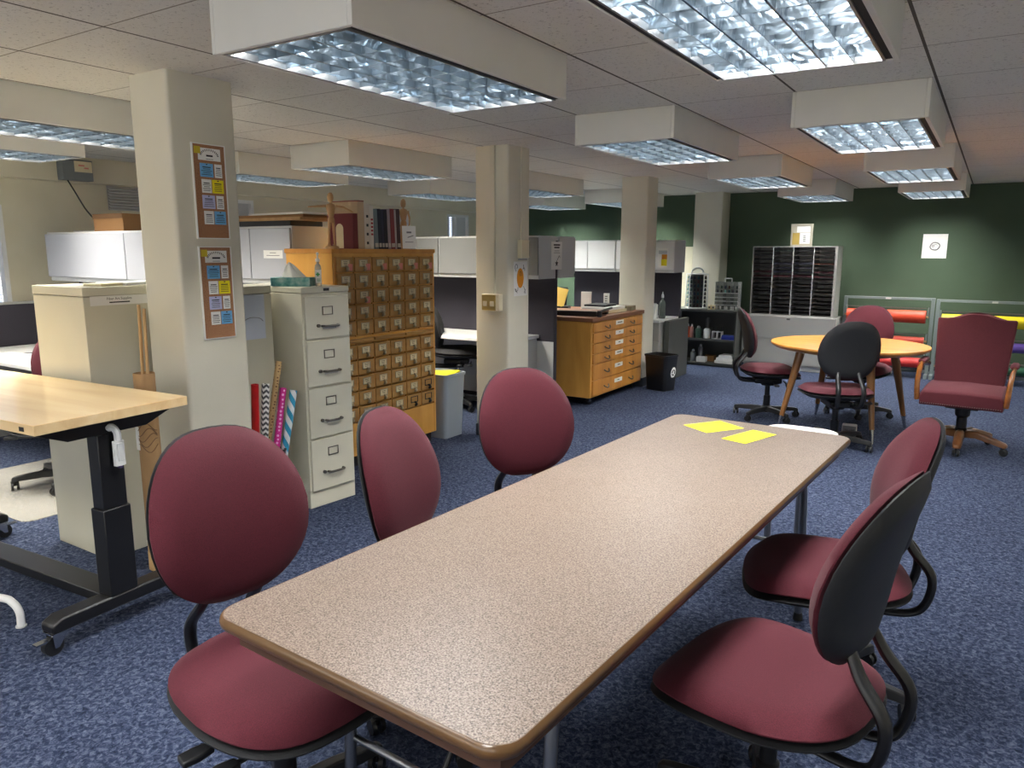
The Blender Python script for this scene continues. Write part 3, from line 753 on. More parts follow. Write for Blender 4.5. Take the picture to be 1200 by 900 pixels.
mb = MB(); mb.cyl((0, 0, .14), (0, 0, .158), .012).cyl((0, 0, .158), (0, 0, .185), .005).tube([(-.012, 0, .186), (.01, 0, .188), (.03, 0, .184)], .007, 8); mb.build('pump', white_lam, t)
mb = MB(); mb.box(.0315, .032, -.016, .016, .02, .095); mb.build('label', paper_w, t)
mb = MB(); mb.m = 0; mb.slab((.0322, -.004, .068), (0,1,0), (0,0,1), .008, .022, .0004).slab((.0322, -.004, .068), (0,1,0), (0,0,1), .022, .008, .0005); lines(mb, (.0322, 0, .035), (0,1,0), (0,0,1), .026, .02, 3)
mb.build('label_print', mat('leaf_green_ink', rgb(40,140,70)), t, smooth=0)

# ------------------------------------------------------------------ card catalog
CX, CY0, CY1, CHT = -3.622, 3.485, 4.535, 1.509
t = thing('card_catalog', 'large oak library card catalog with sixty small drawers', 'card catalog', (CX, CY0, 0))
CW = CY1-CY0; CD = .44
mb = MB()
mb.box(-CD, 0, 0, .022, .085, CHT-.03).box(-CD, 0, CW-.022, CW, .085, CHT-.03).box(-CD, -CD+.015, .022, CW-.022, .085, CHT-.03)
mb.build('carcass', oak_side, t, bev=.002, seg=1)
MB().box(-CD-.008, .008, -.008, CW+.008, CHT-.03, CHT).build('top', oak, t, bev=.004)
mb = MB(); mb.box(-.06, -.003, .022, CW-.022, 1.458, CHT-.03).box(-.06, -.003, .022, CW-.022, .085, .318).box(-.06, -.004, .022, CW-.022, .868, .92).box(-.3, -.02, .022, CW-.022, .318, 1.458)
mb.build('face_frame', oak_side, t)
MB().box(-CD+.03, -.03, .03, CW-.03, 0, .085).build('plinth', black_pl, t)
px_ = (CW-.044)/6
def card_drawer(name='drawer'):
    d = MB().box(-.002, .010, -px_/2+.007, px_/2-.006, -.048, .048).build(name, cat_oak, t, bev=.002, seg=1)
    mb = MB(); a = .040
    mb.box(.010, .0135, -a, -a+.005, -.012, .032).box(.010, .0135, a-.005, a, -.012, .032).box(.010, .0135, -a, a, .028, .033).box(.010, .0135, -a, a, -.015, -.009)
    mb.tube([(.012, .004, -.012), (.024, .004, -.016), (.028, .004, -.028), (.016, .004, -.038)], [.008, .008, .011, .008], 8, 3)
    mb.build('label_pull', brass, d)
    mb = MB(); mb.m = 0; mb.box(.0102, .0115, -a+.005, a-.005, -.009, .028); mb.m = 1
    for k in range(3): mb.quad((.0117, 0, .02-.009*k), (0,1,0), (0,0,1), .04-.006*k, .0025)
    mb.build('index_card', [paper_c, ink], d)
    return d
zrows = [1.405-.107*k for k in range(5)]+[.812-.1085*k for k in range(5)]
first = None
for r, z in enumerate(zrows):
    for c in range(6):
        if first is None: d = first = card_drawer()
        else: d = copy_tree(first, t)
        d.location = (0, .022+px_*(c+.5), z)
        if (r, c) in ((8, 5), (9, 5), (9, 4)):
            for ch in list(d.children):
                if ch.name.startswith('index_card'): bpy.data.objects.remove(ch)
                else: ch.data = ch.data.copy(); ch.data.materials[0] = black_mt
mb = MB()
for c in range(7):
    y = .022+px_*c; y = min(max(y, .0245), CW-.0245); mb.box(-.004, .0045, y-.0035, y+.0035, .32, .868); mb.box(-.004, .0045, y-.0035, y+.0035, .92, 1.458)
mb.build('divider', oak, t)
for k in range(3):
    y0 = .03+k*(CW-.06)/3
    MB().box(-.2, .016, y0+.006, y0+(CW-.06)/3-.006, .882, .902).build('pull_out_shelf', cat_oak, t, bev=.003)
OR6 = ['far left', 'second from left', 'third from left', 'third from right', 'second from right', 'far right']
for c in range(6):
    o = MB().box(0, .001, -.02, .02, -.026, .018).build('sticky_note', pink); o.location = (CX+.0275, CY0+.022+px_*(c+.5)+.028, 1.392); o.rotation_euler = (.05*(c % 3-1), .08, 0)
    tag(o, 'pink paper flag on the top drawer row of the card catalog, %s' % OR6[c], 'sticky note', 'pink flags on the card catalog')
o = MB().box(0, .001, -.02, .02, -.026, .018).build('sticky_note', pink); o.location = (CX+.0275, CY0+.022+px_*1.5+.02, 1.17); tag(o, 'pink paper flag alone on the third drawer row of the card catalog', 'sticky note', 'pink flags on the card catalog')

# books and mannequins on the catalog
def book(y, th, d, h, m, label, x=-3.66, lean=0, pages=True):
    t = thing('book', label, 'book', (x, y, CHT), 0, 'books on top of the card catalog')
    t.rotation_euler = (math.radians(lean), 0, 0)
    mb = MB(); mb.box(-d, 0, 0, .003, 0, h).box(-d, 0, th-.003, th, 0, h).box(-.004, 0, .003, th-.003, 0, h); mb.build('cover', m, t)
    MB().box(-d+.004, -.0045, .0032, th-.0032, .004, h-.004).build('pages', paper_c, t)
    return t
B = lambda n, r, g, b: mat(n, rgb(r, g, b), .5)
t = book(3.722, .045, .24, .235, B('maroon_cloth', 104,24,28), 'maroon slipcase book with an arched cream window on its cover, on the card catalog')
mb = MB(); q = [(.0, .0), (.07, .0)]+[(.035+.035*math.cos(a), .13+.035*math.sin(a)) for a in [PI*k/10 for k in range(11)]]
mb.add([(-.16+x, -.0012, .004+z) for x, z in q], [tuple(range(len(q)))]); mb.build('arched_window', paper_c, t, smooth=0)
MB().box(-.13, -.115, -.0022, -.0014, .006, .03).box(-.155, -.145, -.0022, -.0014, .008, .024).build('cover_drawing', ink, t) if False else None
t = book(3.770, .06, .25, .315, B('tan_cloth', 186,160,128), 'tall tan book with red top edge, tallest on the card catalog')
MB().box(-.25, .002, 0, .06, .3155, .323).build('red_band', B('red_band', 120,40,34), t)
t = book(3.833, .05, .23, .305, B('cream_cloth', 210,200,184), 'tall cream book with dark marks on the spine')
mb = MB()
for k in range(4): mb.quad((.001, .028, .04+.06*k), (0,1,0), (0,0,1), .02, .018)
mb.build('spine_print', ink, t, smooth=0)
t = book(3.886, .036, .22, .295, B('ivory_cloth', 216,208,196), 'cream book with red spine lettering')
mb = MB()
for k in range(5): mb.quad((.001, .02, .10+.025*k), (0,1,0), (0,0,1), .022, .013)
mb.build('spine_print', B('red_ink', 160,40,44), t, smooth=0)
yy = 3.932
for i, (th, h, c, n_) in enumerate(((.038, .272, (110,124,126), 'grey green'), (.03, .276, (22,28,46), 'dark navy'), (.024, .27, (30,34,58), 'navy with thin pale line'), (.032, .274, (20,22,34), 'blue black'), (.028, .28, (150,140,146), 'pale mauve grey'), (.04, .282, (122,44,50), 'brick red'), (.016, .278, (176,170,172), 'thin light grey'), (.036, .284, (58,38,44), 'dark plum'))):
    t = book(yy, th, .2, h, B('book_cloth_%d' % i, *c), '%s book in the row on top of the card catalog' % n_, lean=2.0); yy += th+.004
    MB().box(-.001, .0012, .003, th-.003, .012, .04).build('spine_label', B('spine_label_%d' % i, 190, 184, 172), t)
def mannequin(x, y, rz, arms, label):
    t = thing('art_mannequin', label, 'mannequin', (x, y, CHT), rz)
    MB().lathe([(.045, 0), (.045, .012), (.038, .018)], 20).build('base', manne, t)
    mb = MB(); s = 1.0
    z0 = .018
    mb.lathe([(.004, .30), (.016, .305), (.021, .325), (.019, .345), (.010, .36), (.003, .362)], 12)       # head
    mb.cyl((0, 0, .285), (0, 0, .305), .007)
    mb.loft([[(w*math.cos(a), d*math.sin(a), z) for a in [2*PI*k/14 for k in range(14)]] for w, d, z in ((.016, .013, .205), (.022, .016, .225), (.032, .02, .265), (.028, .017, .285), (.01, .01, .292))])
    mb.loft([[(w*math.cos(a), d*math.sin(a), z) for a in [2*PI*k/14 for k in range(14)]] for w, d, z in ((.018, .015, .168), (.024, .018, .185), (.02, .015, .20), (.012, .01, .21))])
    for sx in (-1, 1):
        mb.cyl((sx*.012, 0, .178), (sx*.016, .003, .105), .0115, .009); mb.cyl((sx*.016, .003, .105), (sx*.017, 0, .032), .009, .006); mb.loft([[(sx*.017+xx*w, yy+.01, zz*1.0+.018) for xx, zz in ((-.009, 0), (.009, 0), (.006, .014), (-.006, .014))] for yy, w in ((-.018, .8), (.0, 1), (.016, .7))])
        if arms:
            mb.cyl((sx*.032, 0, .275), (sx*.082, .006, .272), .009, .0075); mb.cyl((sx*.082, .006, .272), (sx*.128, .0, .268 if sx < 0 else .25), .0075, .005); mb.cyl((sx*.128, 0, .268 if sx < 0 else .25), (sx*.15, 0, .266 if sx < 0 else .24), .007, .004)
        else:
            mb.cyl((sx*.034, 0, .276), (sx*.045, .004, .225), .009, .0075); mb.cyl((sx*.045, .004, .225), (sx*.038, -.028, .18), .0075, .005); mb.cyl((sx*.038, -.028, .18), (sx*.03, -.042, .165), .006, .004)
    mb.build('figure', manne, t, smooth=60)
    return t
mannequin(-3.70, 3.565, 62, True, 'wooden artist mannequin with outstretched arms on the catalog\'s left end')
mannequin(-3.70, 4.285, 50, False, 'wooden artist mannequin holding a paper sign, at the right end of the books')
t = thing('paper_sign', 'small white paper sign held by the wooden mannequin', 'sign', (-3.63, 4.262, CHT), 50)
MB().slab((0, 0, .085), (1, 0, 0), (0, .12, 1), .10, .165, -.0006).build('sheet', paper_w, t)
mb = MB(); mb.quad((0, .0042, .12), (1, 0, 0), (0, .12, 1), .035, .012, .0012); mb.quad((.01, .0006, .09), (.95, 0, .3), (-.1, .12, 1), .045, .006, .0012); mb.quad((0, -.0042, .05), (1, 0, 0), (0, .12, 1), .06, .004, .0012); mb.build('print', grey_ink, t)

# grey recycling bin
t = thing('recycling_bin', 'pale grey bin full of yellow paper beside the card catalog', 'bin', (-3.72, 4.73, 0))
mb = MB(); q = rrect(.30, .27, .03, 4)
mb.loft([[(x*s, y*s, z) for x, y in q] for s, z in ((.86, 0), (.99, .50), (1.05, .502), (1.05, .525), (.97, .525), (.95, .48), (.90, .47))]); mb.build('bin_body', bin_grey, t, bev=.002)
o = MB().box(-.12, .12, -.10, .10, 0, .012).build('paper_sheet', note_yel); o.location = (-3.71, 4.73, .505); o.rotation_euler = (.08, -.06, .3); tag(o, 'yellow paper lying in the pale grey bin', 'paper')

# ------------------------------------------------------------------ cork boards, switch, thermostat, drawing
def corkboard(z0, z1, label):
    t = thing('cork_board', label, 'notice board', (-3.16, 2.278, (z0+z1)/2))
    h = z1-z0; w = .168
    MB().box(.0002, .008, -w/2, w/2, -h/2, h/2).build('cork_panel', cork, t)
    mb = MB(); e = .0045
    mb.box(.0002, .011, -w/2-e, -w/2, -h/2-e, h/2+e).box(.0002, .011, w/2, w/2+e, -h/2-e, h/2+e).box(.0002, .011, -w/2, w/2, h/2, h/2+e).box(.0002, .011, -w/2, w/2, -h/2-e, -h/2)
    mb.build('border', paper_w, t)
    R_, U_ = (0, 1, 0), (0, 0, 1)
    hd = MB().box(.0082, .009, -.058, .062, h*.335, h*.465).build('header_card', paper_w, t)
    mb = MB()
    for k in range(13):
        a = PI*(1-(k+.5)/13); c = Vector((.009, .046*math.cos(a)+.002, h*.375+.026*math.sin(a)+.004)); sp = Vector((0, math.sin(a), -math.cos(a)*.55)).normalized(); un = Vector((0, -sp.z, sp.y))
        mb.quad(c, sp, un, .0035, .009, .0006); mb.quad(c+un*.003, sp, un, .006, .002, .0007)
    lines(mb, (.009, .002, h*.385), R_, U_, .05, .009, 1, th=.9); mb.quad((.009, .002, h*.35), R_, U_, .04, .002, .0006)
    mb.build('print', ink, hd, smooth=0)
    MB().box(.0092, .0105, -.078, -.045, h*.40, h*.475).build('yellow_badge', mat('mustard_note_%d' % int(z0*100), rgb(206,184,50), .7), t)
    rows = [((-.052, .018, note_blue), (.026, .066, paper_w)), ((-.048, .004, paper_w), (.008, .070, note_yel)), ((-.050, .018, note_lil), (.026, .066, paper_w)), ((-.046, .006, paper_w), (.01, .072, note_blue))]
    for r, row in enumerate(rows):
        zc = h*(.23-.17*r)
        for (a, b, m_) in row:
            hh = h*.145
            n_ = MB().box(.0082, .009, a, b, zc-hh/2, zc+hh/2).build('note', m_, t)
            mb = MB(); mb.quad((.0092, (a+b)/2, zc+hh*.22), R_, U_, (b-a)*.62, .0045); lines(mb, (.0082, (a+b)/2, zc-hh*.12), R_, U_, (b-a)*.85, hh*.55, 4, th=.3)
            mb.build('print', ink, n_, smooth=0)
            if m_ is not paper_w: MB().cyl((.009, (a+b)/2, zc+hh*.42), (.013, (a+b)/2, zc+hh*.42), .0028, n=8).build('pin', ink, n_)
    return t
corkboard(1.556, 1.982, 'upper cork notice board of coloured cards on the first column')
corkboard(1.079, 1.511, 'lower cork notice board of coloured cards on the first column')
t = thing('light_switch', 'double light switch on a surface box on the second column', 'light switch', (-3.297, 4.875, 1.10))
MB().box(-.075, .085, -.055, -.0002, -.065, .065).build('surface_box', ivory, t, bev=.004)
MB().box(-.075, .055, -.060, -.0552, -.060, .060).build('cover_plate', brass_plate, t, bev=.002)
for x in (-.042, .022):
    MB().box(x-.018, x+.018, -.066, -.0602, -.03, .01).build('rocker', ivory, t, bev=.002)
o = MB().box(-3.318, -3.276, 4.850, 4.8748, 1.166, CEIL-.002).build('conduit', column_paint); tag(o, 'cream surface raceway running up the second column to the ceiling', 'raceway')
o = MB().box(-3.1628, -3.152, 5.05, 5.068, 1.585, CEIL-.002).build('conduit', column_paint); tag(o, 'thin cream raceway above the thermostat on the second column', 'raceway')
t = thing('thermostat', 'small cream thermostat box on the second column above the drawing', 'thermostat', (-3.163, 5.06, 1.51))
MB().box(.0002, .045, -.055, .055, -.068, .072).build('case', ivory, t, bev=.004)
MB().box(.036, .0455, .0552, .058, -.05, .06).build('side_slot', ink, t)
MB().box(.0002, .035, -.04, .04, -.085, -.07).build('underside', grey_metal, t)
t = thing('drawing', 'child style drawing of an orange oval with pencil squiggles, on the second column', 'drawing', (-3.163, 5.055, 1.28))
MB().box(.0002, .0012, -.10, .10, -.135, .135).build('sheet', paper_w, t)
mb = MB(); q = [(.0013, -.005+.05*math.cos(2*PI*k/28), .005+.078*math.sin(2*PI*k/28)) for k in range(28)]
mb.loft([q, [(.0018, y, z) for x, y, z in q]]); mb.build('orange_oval', orange_ink, t)
mb = MB()
for pts in (((-.07, .06), (-.085, .09), (-.07, .115), (-.05, .105), (-.05, .085), (-.065, .085)), ((.03, .075), (.055, .085), (.06, .06)), ((.045, .075), (.04, .11)), ((-.04, -.065), (-.045, -.09), (-.07, -.10), (-.08, -.075), (-.05, -.11)), ((.04, -.06), (.06, -.085), (.07, -.12)), ((.05, -.115), (.075, -.085)), ((-.01, .02), (-.012, .055), (.01, .05), (.012, .02))):
    mb.tube([(.0022, y, z) for y, z in pts], .0016, 5, 3)
mb.build('squiggles', ink, t)

# ------------------------------------------------------------------ cubicles
def overhead(x0, x1, yf, yb, z0, z1, doors, label, m=bin_white, facing=-1):
    t = thing('overhead_cabinet', label, 'cabinet', (x0, yf, z0))
    W, D, h = x1-x0, (yb-yf), z1-z0; s = 1 if D > 0 else -1; D = abs(D)
    y = lambda v: v*s
    mb = MB(); a, b = sorted((y(.02), y(D)))
    mb.box(0, W, a, b, 0, h); mb.build('case', light_grey, t, bev=.003)
    n = len(doors)-1
    for k in range(n):
        a, b = sorted((y(.0), y(.018)))
        d = MB().box(doors[k]*W+.004, doors[k+1]*W-.004, a, b, .035, h-.015).build('door', m, t, bev=.003)
    return t
def panel(x0, x1, y0, y1, h, label, name='partition'):
    t = thing(name, label, 'partition', (x0, y0, 0)); W, D = x1-x0, y1-y0
    MB().box(.0, W, .0, D, .06, h-.03).build('fabric', panel_dark, t)
    mb = MB(); mb.box(-.0, W, -.004, D+.004, h-.03, h).box(0, W, -.004, D+.004, 0, .06); mb.build('trim', light_grey, t)
    MB().box(.0, W, -.003, -.0005, .10, .66).build('lower_panel', light_grey, t)
    return t
def desk(x0, x1, y0, y1, label, z=.72):
    t = thing('cubicle_desk', label, 'desk', (x0, y0, 0)); W, D = x1-x0, y1-y0
    MB().box(0, W, 0, D, z-.03, z).build('worksurface', white_lam, t, bev=.004)
    for x in (.02, W-.05): MB().box(x, x+.03, .05, D-.01, 0, z-.0305).build('support', grey_metal, t)
    return t
# first cubicle (left, beside the window wall)
panel(-6.72, -4.96, 3.47, 3.53, 1.66, 'charcoal cubicle partition behind the left white overhead cabinet')
overhead(-6.46, -4.98, 3.10, 3.4655, 1.25, 1.635, (0, .76, 1), 'white overhead cabinet at far left below the wall vent')
desk(-6.72, -4.98, 2.42, 3.465, 'white cubicle desk with a keyboard at the far left')
t = thing('partition', 'low charcoal partition along the window wall at far left', 'partition', (-6.80, .6, 0))
MB().box(0, .05, 0, 2.84, .05, 1.055).build('fabric', panel_dark, t); MB().box(-.003, .053, 0, 2.84, 1.056, 1.075).build('trim', grey_metal, t); MB().box(-.003, .053, 0, 2.84, 0, .049).build('base', grey_metal, t)
t = thing('keyboard', 'white keyboard on the far left cubicle desk', 'keyboard', (-5.95, 2.60, .72), 0)
MB().box(-.2, .2, -.06, .06, 0, .018).build('case', white_lam, t, bev=.004)
mb = MB()
for r in range(4):
    for c in range(13): mb.box(-.185+.0285*c, -.162+.0285*c, -.05+.026*r, -.03+.026*r, .018, .024)
mb.build('keys', light_grey, t)
o = MB().tube([(-6.2, 2.62, .725), (-6.1, 2.75, .725), (-5.9, 2.85, .725), (-5.7, 2.78, .725), (-5.5, 2.82, .725), (-5.3, 2.70, .725)], .004, 6, 4).build('cable', black_pl); tag(o, 'thin black cable curling over the far left desk', 'cable')
o = MB().prism(rrect(.12, .07, .02), .7205, .745).build('phone_cradle', black_pl, bev=.004) ; o.location = (-5.55, 2.60, 0); tag(o, 'small black desk gadget beside the white keyboard', 'gadget')
# things above it
t = thing('carton', 'brown cardboard carton on the far left overhead cabinet', 'box', (-5.66, 3.30, 1.6355))
MB().box(-.20, .20, -.12, .14, 0, .13).build('box', carton, t, bev=.003); MB().box(-.20, .20, -.124, -.1205, .095, .131).build('lid_flap', mat('dark_carton', rgb(96,68,40), .8), t)
t = thing('electrical_box', 'grey electrical box with paper label on the soffit', 'electrical box', (-6.75, 3.52, 2.165))
MB().box(.0005, .10, -.125, .125, -.085, .085).build('case', galv, t, bev=.003); MB().box(.1002, .101, -.03, .12, -.015, .075).build('label', paper_c, t)
mb = MB(); mb.quad((.1015, .03, .04), (0, 1, 0), (0, 0, 1), .05, .012); mb.quad((.1015, .07, .02), (0, 1, 0), (0, 0, 1), .04, .012); mb.build('print', pink, t, smooth=0)
o = MB().tube([(-6.70, 3.45, 2.08), (-6.62, 3.46, 1.98), (-6.45, 3.44, 1.84), (-6.3, 3.43, 1.74), (-6.18, 3.42, 1.64)], .006, 6, 4).build('cable', black_pl); tag(o, 'black cable hanging from the electrical box to the overhead cabinet', 'cable')
t = thing('wall_vent', 'grey louvered vent on the left wall above the carton', 'vent', (WL, 4.05, 1.97))
MB().box(.0005, .012, -.16, .16, -.11, .11).build('backing', grey_metal, t)
mb = MB()
for k in range(8): mb.add([(.012, -.155, -.10+.026*k), (.035, -.155, -.115+.026*k), (.035, .155, -.115+.026*k), (.012, .155, -.10+.026*k), (.012, -.155, -.095+.026*k), (.037, -.155, -.108+.026*k), (.037, .155, -.108+.026*k), (.012, .155, -.095+.026*k)], [(0,1,2,3),(4,7,6,5),(0,4,5,1),(1,5,6,2),(2,6,7,3),(3,7,4,0)])
mb.build('slats', light_grey, t)
# second bin of that run
panel(-4.95, -4.12, 3.93, 3.99, 1.66, 'charcoal cubicle partition behind the card catalog')
overhead(-4.95, -4.10, 3.56, 3.9255, 1.26, 1.665, (0, .5, 1), 'white overhead cabinet with a paper label behind the first column')
t = thing('label_card', 'white paper label on the overhead cabinet behind the first column', 'label', (-4.28, 3.5595, 1.47))
MB().box(-.10, .10, -.0008, -.0001, -.028, .028).build('card', paper_w, t); mb = MB(); lines(mb, (0, -.0008, .01), (1, 0, 0), (0, 0, 1), .09, .012, 1); lines(mb, (0, -.0008, -.008), (1, 0, 0), (0, 0, 1), .16, .012, 1); mb.build('print', grey_ink, t, smooth=0)
for k, (dx, dz, w, d, h, m_, rz, nm) in enumerate(((0, 0, .62, .30, .035, black_pl, 1, 'dark portfolio lowest in the pile of boards'), (.08, .036, .78, .34, .02, kraft, -3, 'brown cardboard sheet in the pile of boards'), (.06, .057, .76, .32, .018, carton, 2, 'darker brown cardboard sheet in the pile of boards'), (.16, .078, .62, .28, .012, paper_w, -4, 'white poster board topmost in the pile of boards'))):
    o = MB().box(-w/2, w/2, -d/2, d/2, 0, h).build('board_sheet', m_); o.location = (-4.44+dx, 3.74, 1.6665+dz); o.rotation_euler = (0, 0, math.radians(rz)); tag(o, nm+' behind the first column', 'board', 'flat boards on the overhead cabinet')
# second run
panel(-5.6, -3.40, 6.02, 6.08, 1.62, 'charcoal cubicle partition behind the second column')
overhead(-5.6, -4.50, 5.70, 6.0155, 1.25, 1.63, (0, .5, 1), 'grey overhead cabinet left of the second column', bin_grey2)
overhead(-4.49, -3.385, 5.70, 6.0155, 1.25, 1.63, (0, .5, 1), 'grey overhead cabinet partly behind the second column', bin_grey2)
overhead(-4.49, -3.385, 6.40, 6.0845, 1.25, 1.63, (0, .5, 1), 'overhead cabinet backing onto the grey one right of the second column', light_grey)
desk(-5.6, -3.55, 5.45, 6.01, 'white cubicle desk behind the card catalog')
t = thing('poster', 'white sheet with two printed headings and a star, on the overhead cabinet end', 'poster', (-3.3845, 6.03, 1.455))
MB().box(.0002, .0012, -.10, .10, -.125, .125).build('sheet', paper_w, t)
mb = MB(); lines(mb, (.0012, 0, .085), (0, 1, 0), (0, 0, 1), .15, .045, 2, th=.6); lines(mb, (.0012, 0, .035), (0, 1, 0), (0, 0, 1), .12, .035, 2, th=.2)
q = [((.032 if k % 2 == 0 else .014)*math.cos(PI/2+PI*k/5), (.032 if k % 2 == 0 else .014)*math.sin(PI/2+PI*k/5)) for k in range(10)]
mb.add([(.0018, y, z-.07) for y, z in q], [tuple(range(10))]); mb.tube([(.0018, .01, -.04), (.0018, .05, .0), (.0018, .06, -.02)], .002, 5)
mb.build('print', ink, t, smooth=0)
# third run
panel(-4.6, -3.165, 8.68, 8.74, 1.62, 'charcoal cubicle partition behind the third column')
overhead(-4.6, -3.86, 8.31, 8.6755, 1.25, 1.625, (0, .5, 1), 'bright white overhead cabinet above the map cabinet', white_lam)
overhead(-3.85, -3.115, 8.31, 8.6755, 1.25, 1.625, (0, .5, 1), 'bright white overhead cabinet behind the third column with a yellow picture', white_lam)
t = thing('picture', 'small picture with orange and yellow shapes on the cabinet behind the third column', 'picture', (-3.245, 8.3095, 1.42))
MB().box(-.07, .055, -.0012, -.0002, -.11, .11).build('sheet', paper_w, t); MB().box(-.025, .045, -.002, -.0013, -.09, -.015).build('yellow_patch', note_yel, t); MB().box(-.02, .045, -.002, -.0013, -.014, .04).build('orange_patch', orange_ink, t); MB().box(-.06, .045, -.002, -.0013, .045, .085).build('caption', light_grey, t)
desk(-4.6, -3.165, 8.05, 8.67, 'white cubicle desk behind the third column')
t = thing('pedestal_cabinet', 'grey drawer pedestal under the desk behind the third column', 'cabinet', (-3.42, 8.10, 0))
MB().box(0, .24, 0, .5, 0, .685).build('body', grey_metal, t, bev=.003)
for k in range(3): MB().box(.005, .235, -.012, -.0005, .06+.21*k, .255+.21*k).build('drawer', grey_metal, t, bev=.003)
o = MB().box(-3.16, -3.10, 8.20, 8.85, 0, .70).build('end_panel', dark_mt); tag(o, 'dark end panel of the cubicle desk beside the black shelf unit', 'panel')
# soap bottles on that desk
t = thing('soap_bottle', 'white bottle on the desk behind the third column', 'bottle', (-3.30, 8.20, .72))
MB().box(-.045, .045, -.03, .03, 0, .17).build('carton_body', white_lam, t, bev=.006); MB().box(-.03, .03, -.02, .02, .1705, .18).build('cap', light_grey, t)
t = thing('spray_bottle', 'clear squeeze bottle with a tall cap, behind the white bottle on the desk', 'bottle', (-3.24, 8.32, .72))
MB().lathe([(.035, 0), (.04, .01), (.04, .17), (.03, .2), (.014, .22), (.014, .24)], 16).build('body', mat('smoky_plastic', rgb(110,120,110), .2, trans=.4), t); MB().lathe([(.016, .2405), (.015, .27), (.006, .29), (.004, .31)], 12).build('cap', light_grey, t)

# ------------------------------------------------------------------ map cabinet
t = thing('map_cabinet', 'oak flat file map cabinet with six labelled drawers on casters', 'map cabinet', (-3.21, 6.42, 0))
MW, MD = 1.245, .95
MB().box(-MD, 0, 0, MW, .075, .822).build('body', oak_side, t, bev=.003)
MB().box(-MD-.01, .018, -.012, MW+.012, .823, .862).build('top', map_top, t, bev=.004)
zb = [.815, .715, .612, .508, .405, .245, .085]
for k in range(6):
    z1, z0 = zb[k], zb[k+1]; zc = (z0+z1)/2
    d = MB().box(.0005, .014, .03, MW-.03, z0+.004, z1-.003).build('drawer', oak, t, bev=.002, seg=1)
    for y in (.33, MW-.31):
        MB().tube([(.014, y-.05, zc+.004), (.022, y-.046, zc-.006), (.036, y-.02, zc-.02), (.038, y, zc-.023), (.036, y+.02, zc-.02), (.022, y+.046, zc-.006), (.014, y+.05, zc+.004)], [.007, .006, .006, .007, .006, .006, .007], 8, 3).build('bail_pull', pew, d)
    MB().box(.0142, .015, MW/2-.095, MW/2+.095, zc-.02+.012, zc+.022+.012).build('label_card', paper_w, d)
    mb = MB(); mb.quad((.0155, MW/2, zc+.014), (0, 1, 0), (0, 0, 1), (.11, .035, .05, .10, .06, .05)[k], .010); mb.build('label_print', grey_ink, d, smooth=0)
for x in (-.06, -MD+.08):
    for y in (.09, MW-.09):
        mb = MB(); mb.box(x-.03, x+.03, y-.03, y+.03, .068, .0745).box(x-.02, x-.016, y-.02, y+.02, .02, .068).box(x+.016, x+.02, y-.02, y+.02, .02, .068)
        c = mb.build('caster_fork', chrome, t); MB().cyl((x-.013, y, .028), (x+.013, y, .028), .028, n=16).build('caster_wheel', black_pl, c)
# things on the map cabinet
ZM = .8625
t = thing('paper_trimmer', 'grey and brown guillotine paper trimmer at the front of the map cabinet', 'paper trimmer', (-3.52, 6.60, ZM), 8)
MB().box(-.30, .28, -.02, .34, .022, .042).build('board', map_top, t, bev=.003)
for x, y in ((-.27, 0), (.25, 0), (-.27, .31), (.25, .31)): MB().box(x-.025, x+.025, y-.025, y+.025, 0, .0218).build('foot', black_pl, t)
MB().box(-.31, .27, -.045, -.021, .0, .05).build('rail', black_mt, t, bev=.004)
MB().tube([(.30, -.02, .05), (.30, .1, .055), (.30, .36, .06)], .012, 8).build('arm', dark_mt, t); MB().box(.285, .325, -.07, -.025, .0, .06).build('hinge_block', black_pl, t, bev=.005)
t = thing('binder_stack_tray', 'shallow black paper tray behind the trimmer on the map cabinet', 'tray', (-3.55, 6.965, ZM), 4)
MB().box(-.15, .15, -.012, .02, .0, .03).build('tray', black_pl, t, bev=.004)
for k, (x, y, z, w, d, h, m_, nm) in enumerate(((-3.46, 7.20, 0, .34, .40, .03, paper_c, 'cream paper pad, lower one on the map cabinet'), (-3.46, 7.20, .031, .32, .38, .028, paper_w, 'thick white paper pad lying on the cream pad on the map cabinet'), (-3.50, 7.20, .060, .24, .30, .02, black_pl, 'black folder on the pile of pads on the map cabinet'), (-4.05, 6.80, 0.0, .20, .2, .02, paper_c, 'small cream pad behind the trimmer on the map cabinet'), (-3.42, 7.53, 0, .30, .18, .05, mat('olive_box', rgb(128,120,96), .6), 'low olive box near the right end of the map cabinet'))):
    o = MB().box(-w/2, w/2, -d/2, d/2, 0, h).build('paper_pad', m_, bev=.002, seg=1); o.location = (x, y, ZM+z+.0005); o.rotation_euler = (0, 0, math.radians(-4+3*k)); tag(o, nm, 'paper pad' if k < 4 else 'box')
t = thing('milk_carton_sign', 'upright white card standing on the map cabinet', 'card', (-3.78, 7.42, ZM), 20)
MB().box(-.055, .055, -.03, .03, 0, .19).build('card', paper_w, t)
t = thing('lettered_box', 'narrow white box with dark print by the third column on the map cabinet', 'box', (-3.62, 7.60, ZM), 15)
MB().box(-.03, .03, -.02, .02, 0, .17).build('box', paper_w, t); mb = MB(); lines(mb, (0, -.0205, .10), (1, 0, 0), (0, 0, 1), .03, .1, 4); mb.build('print', ink, t, smooth=0)
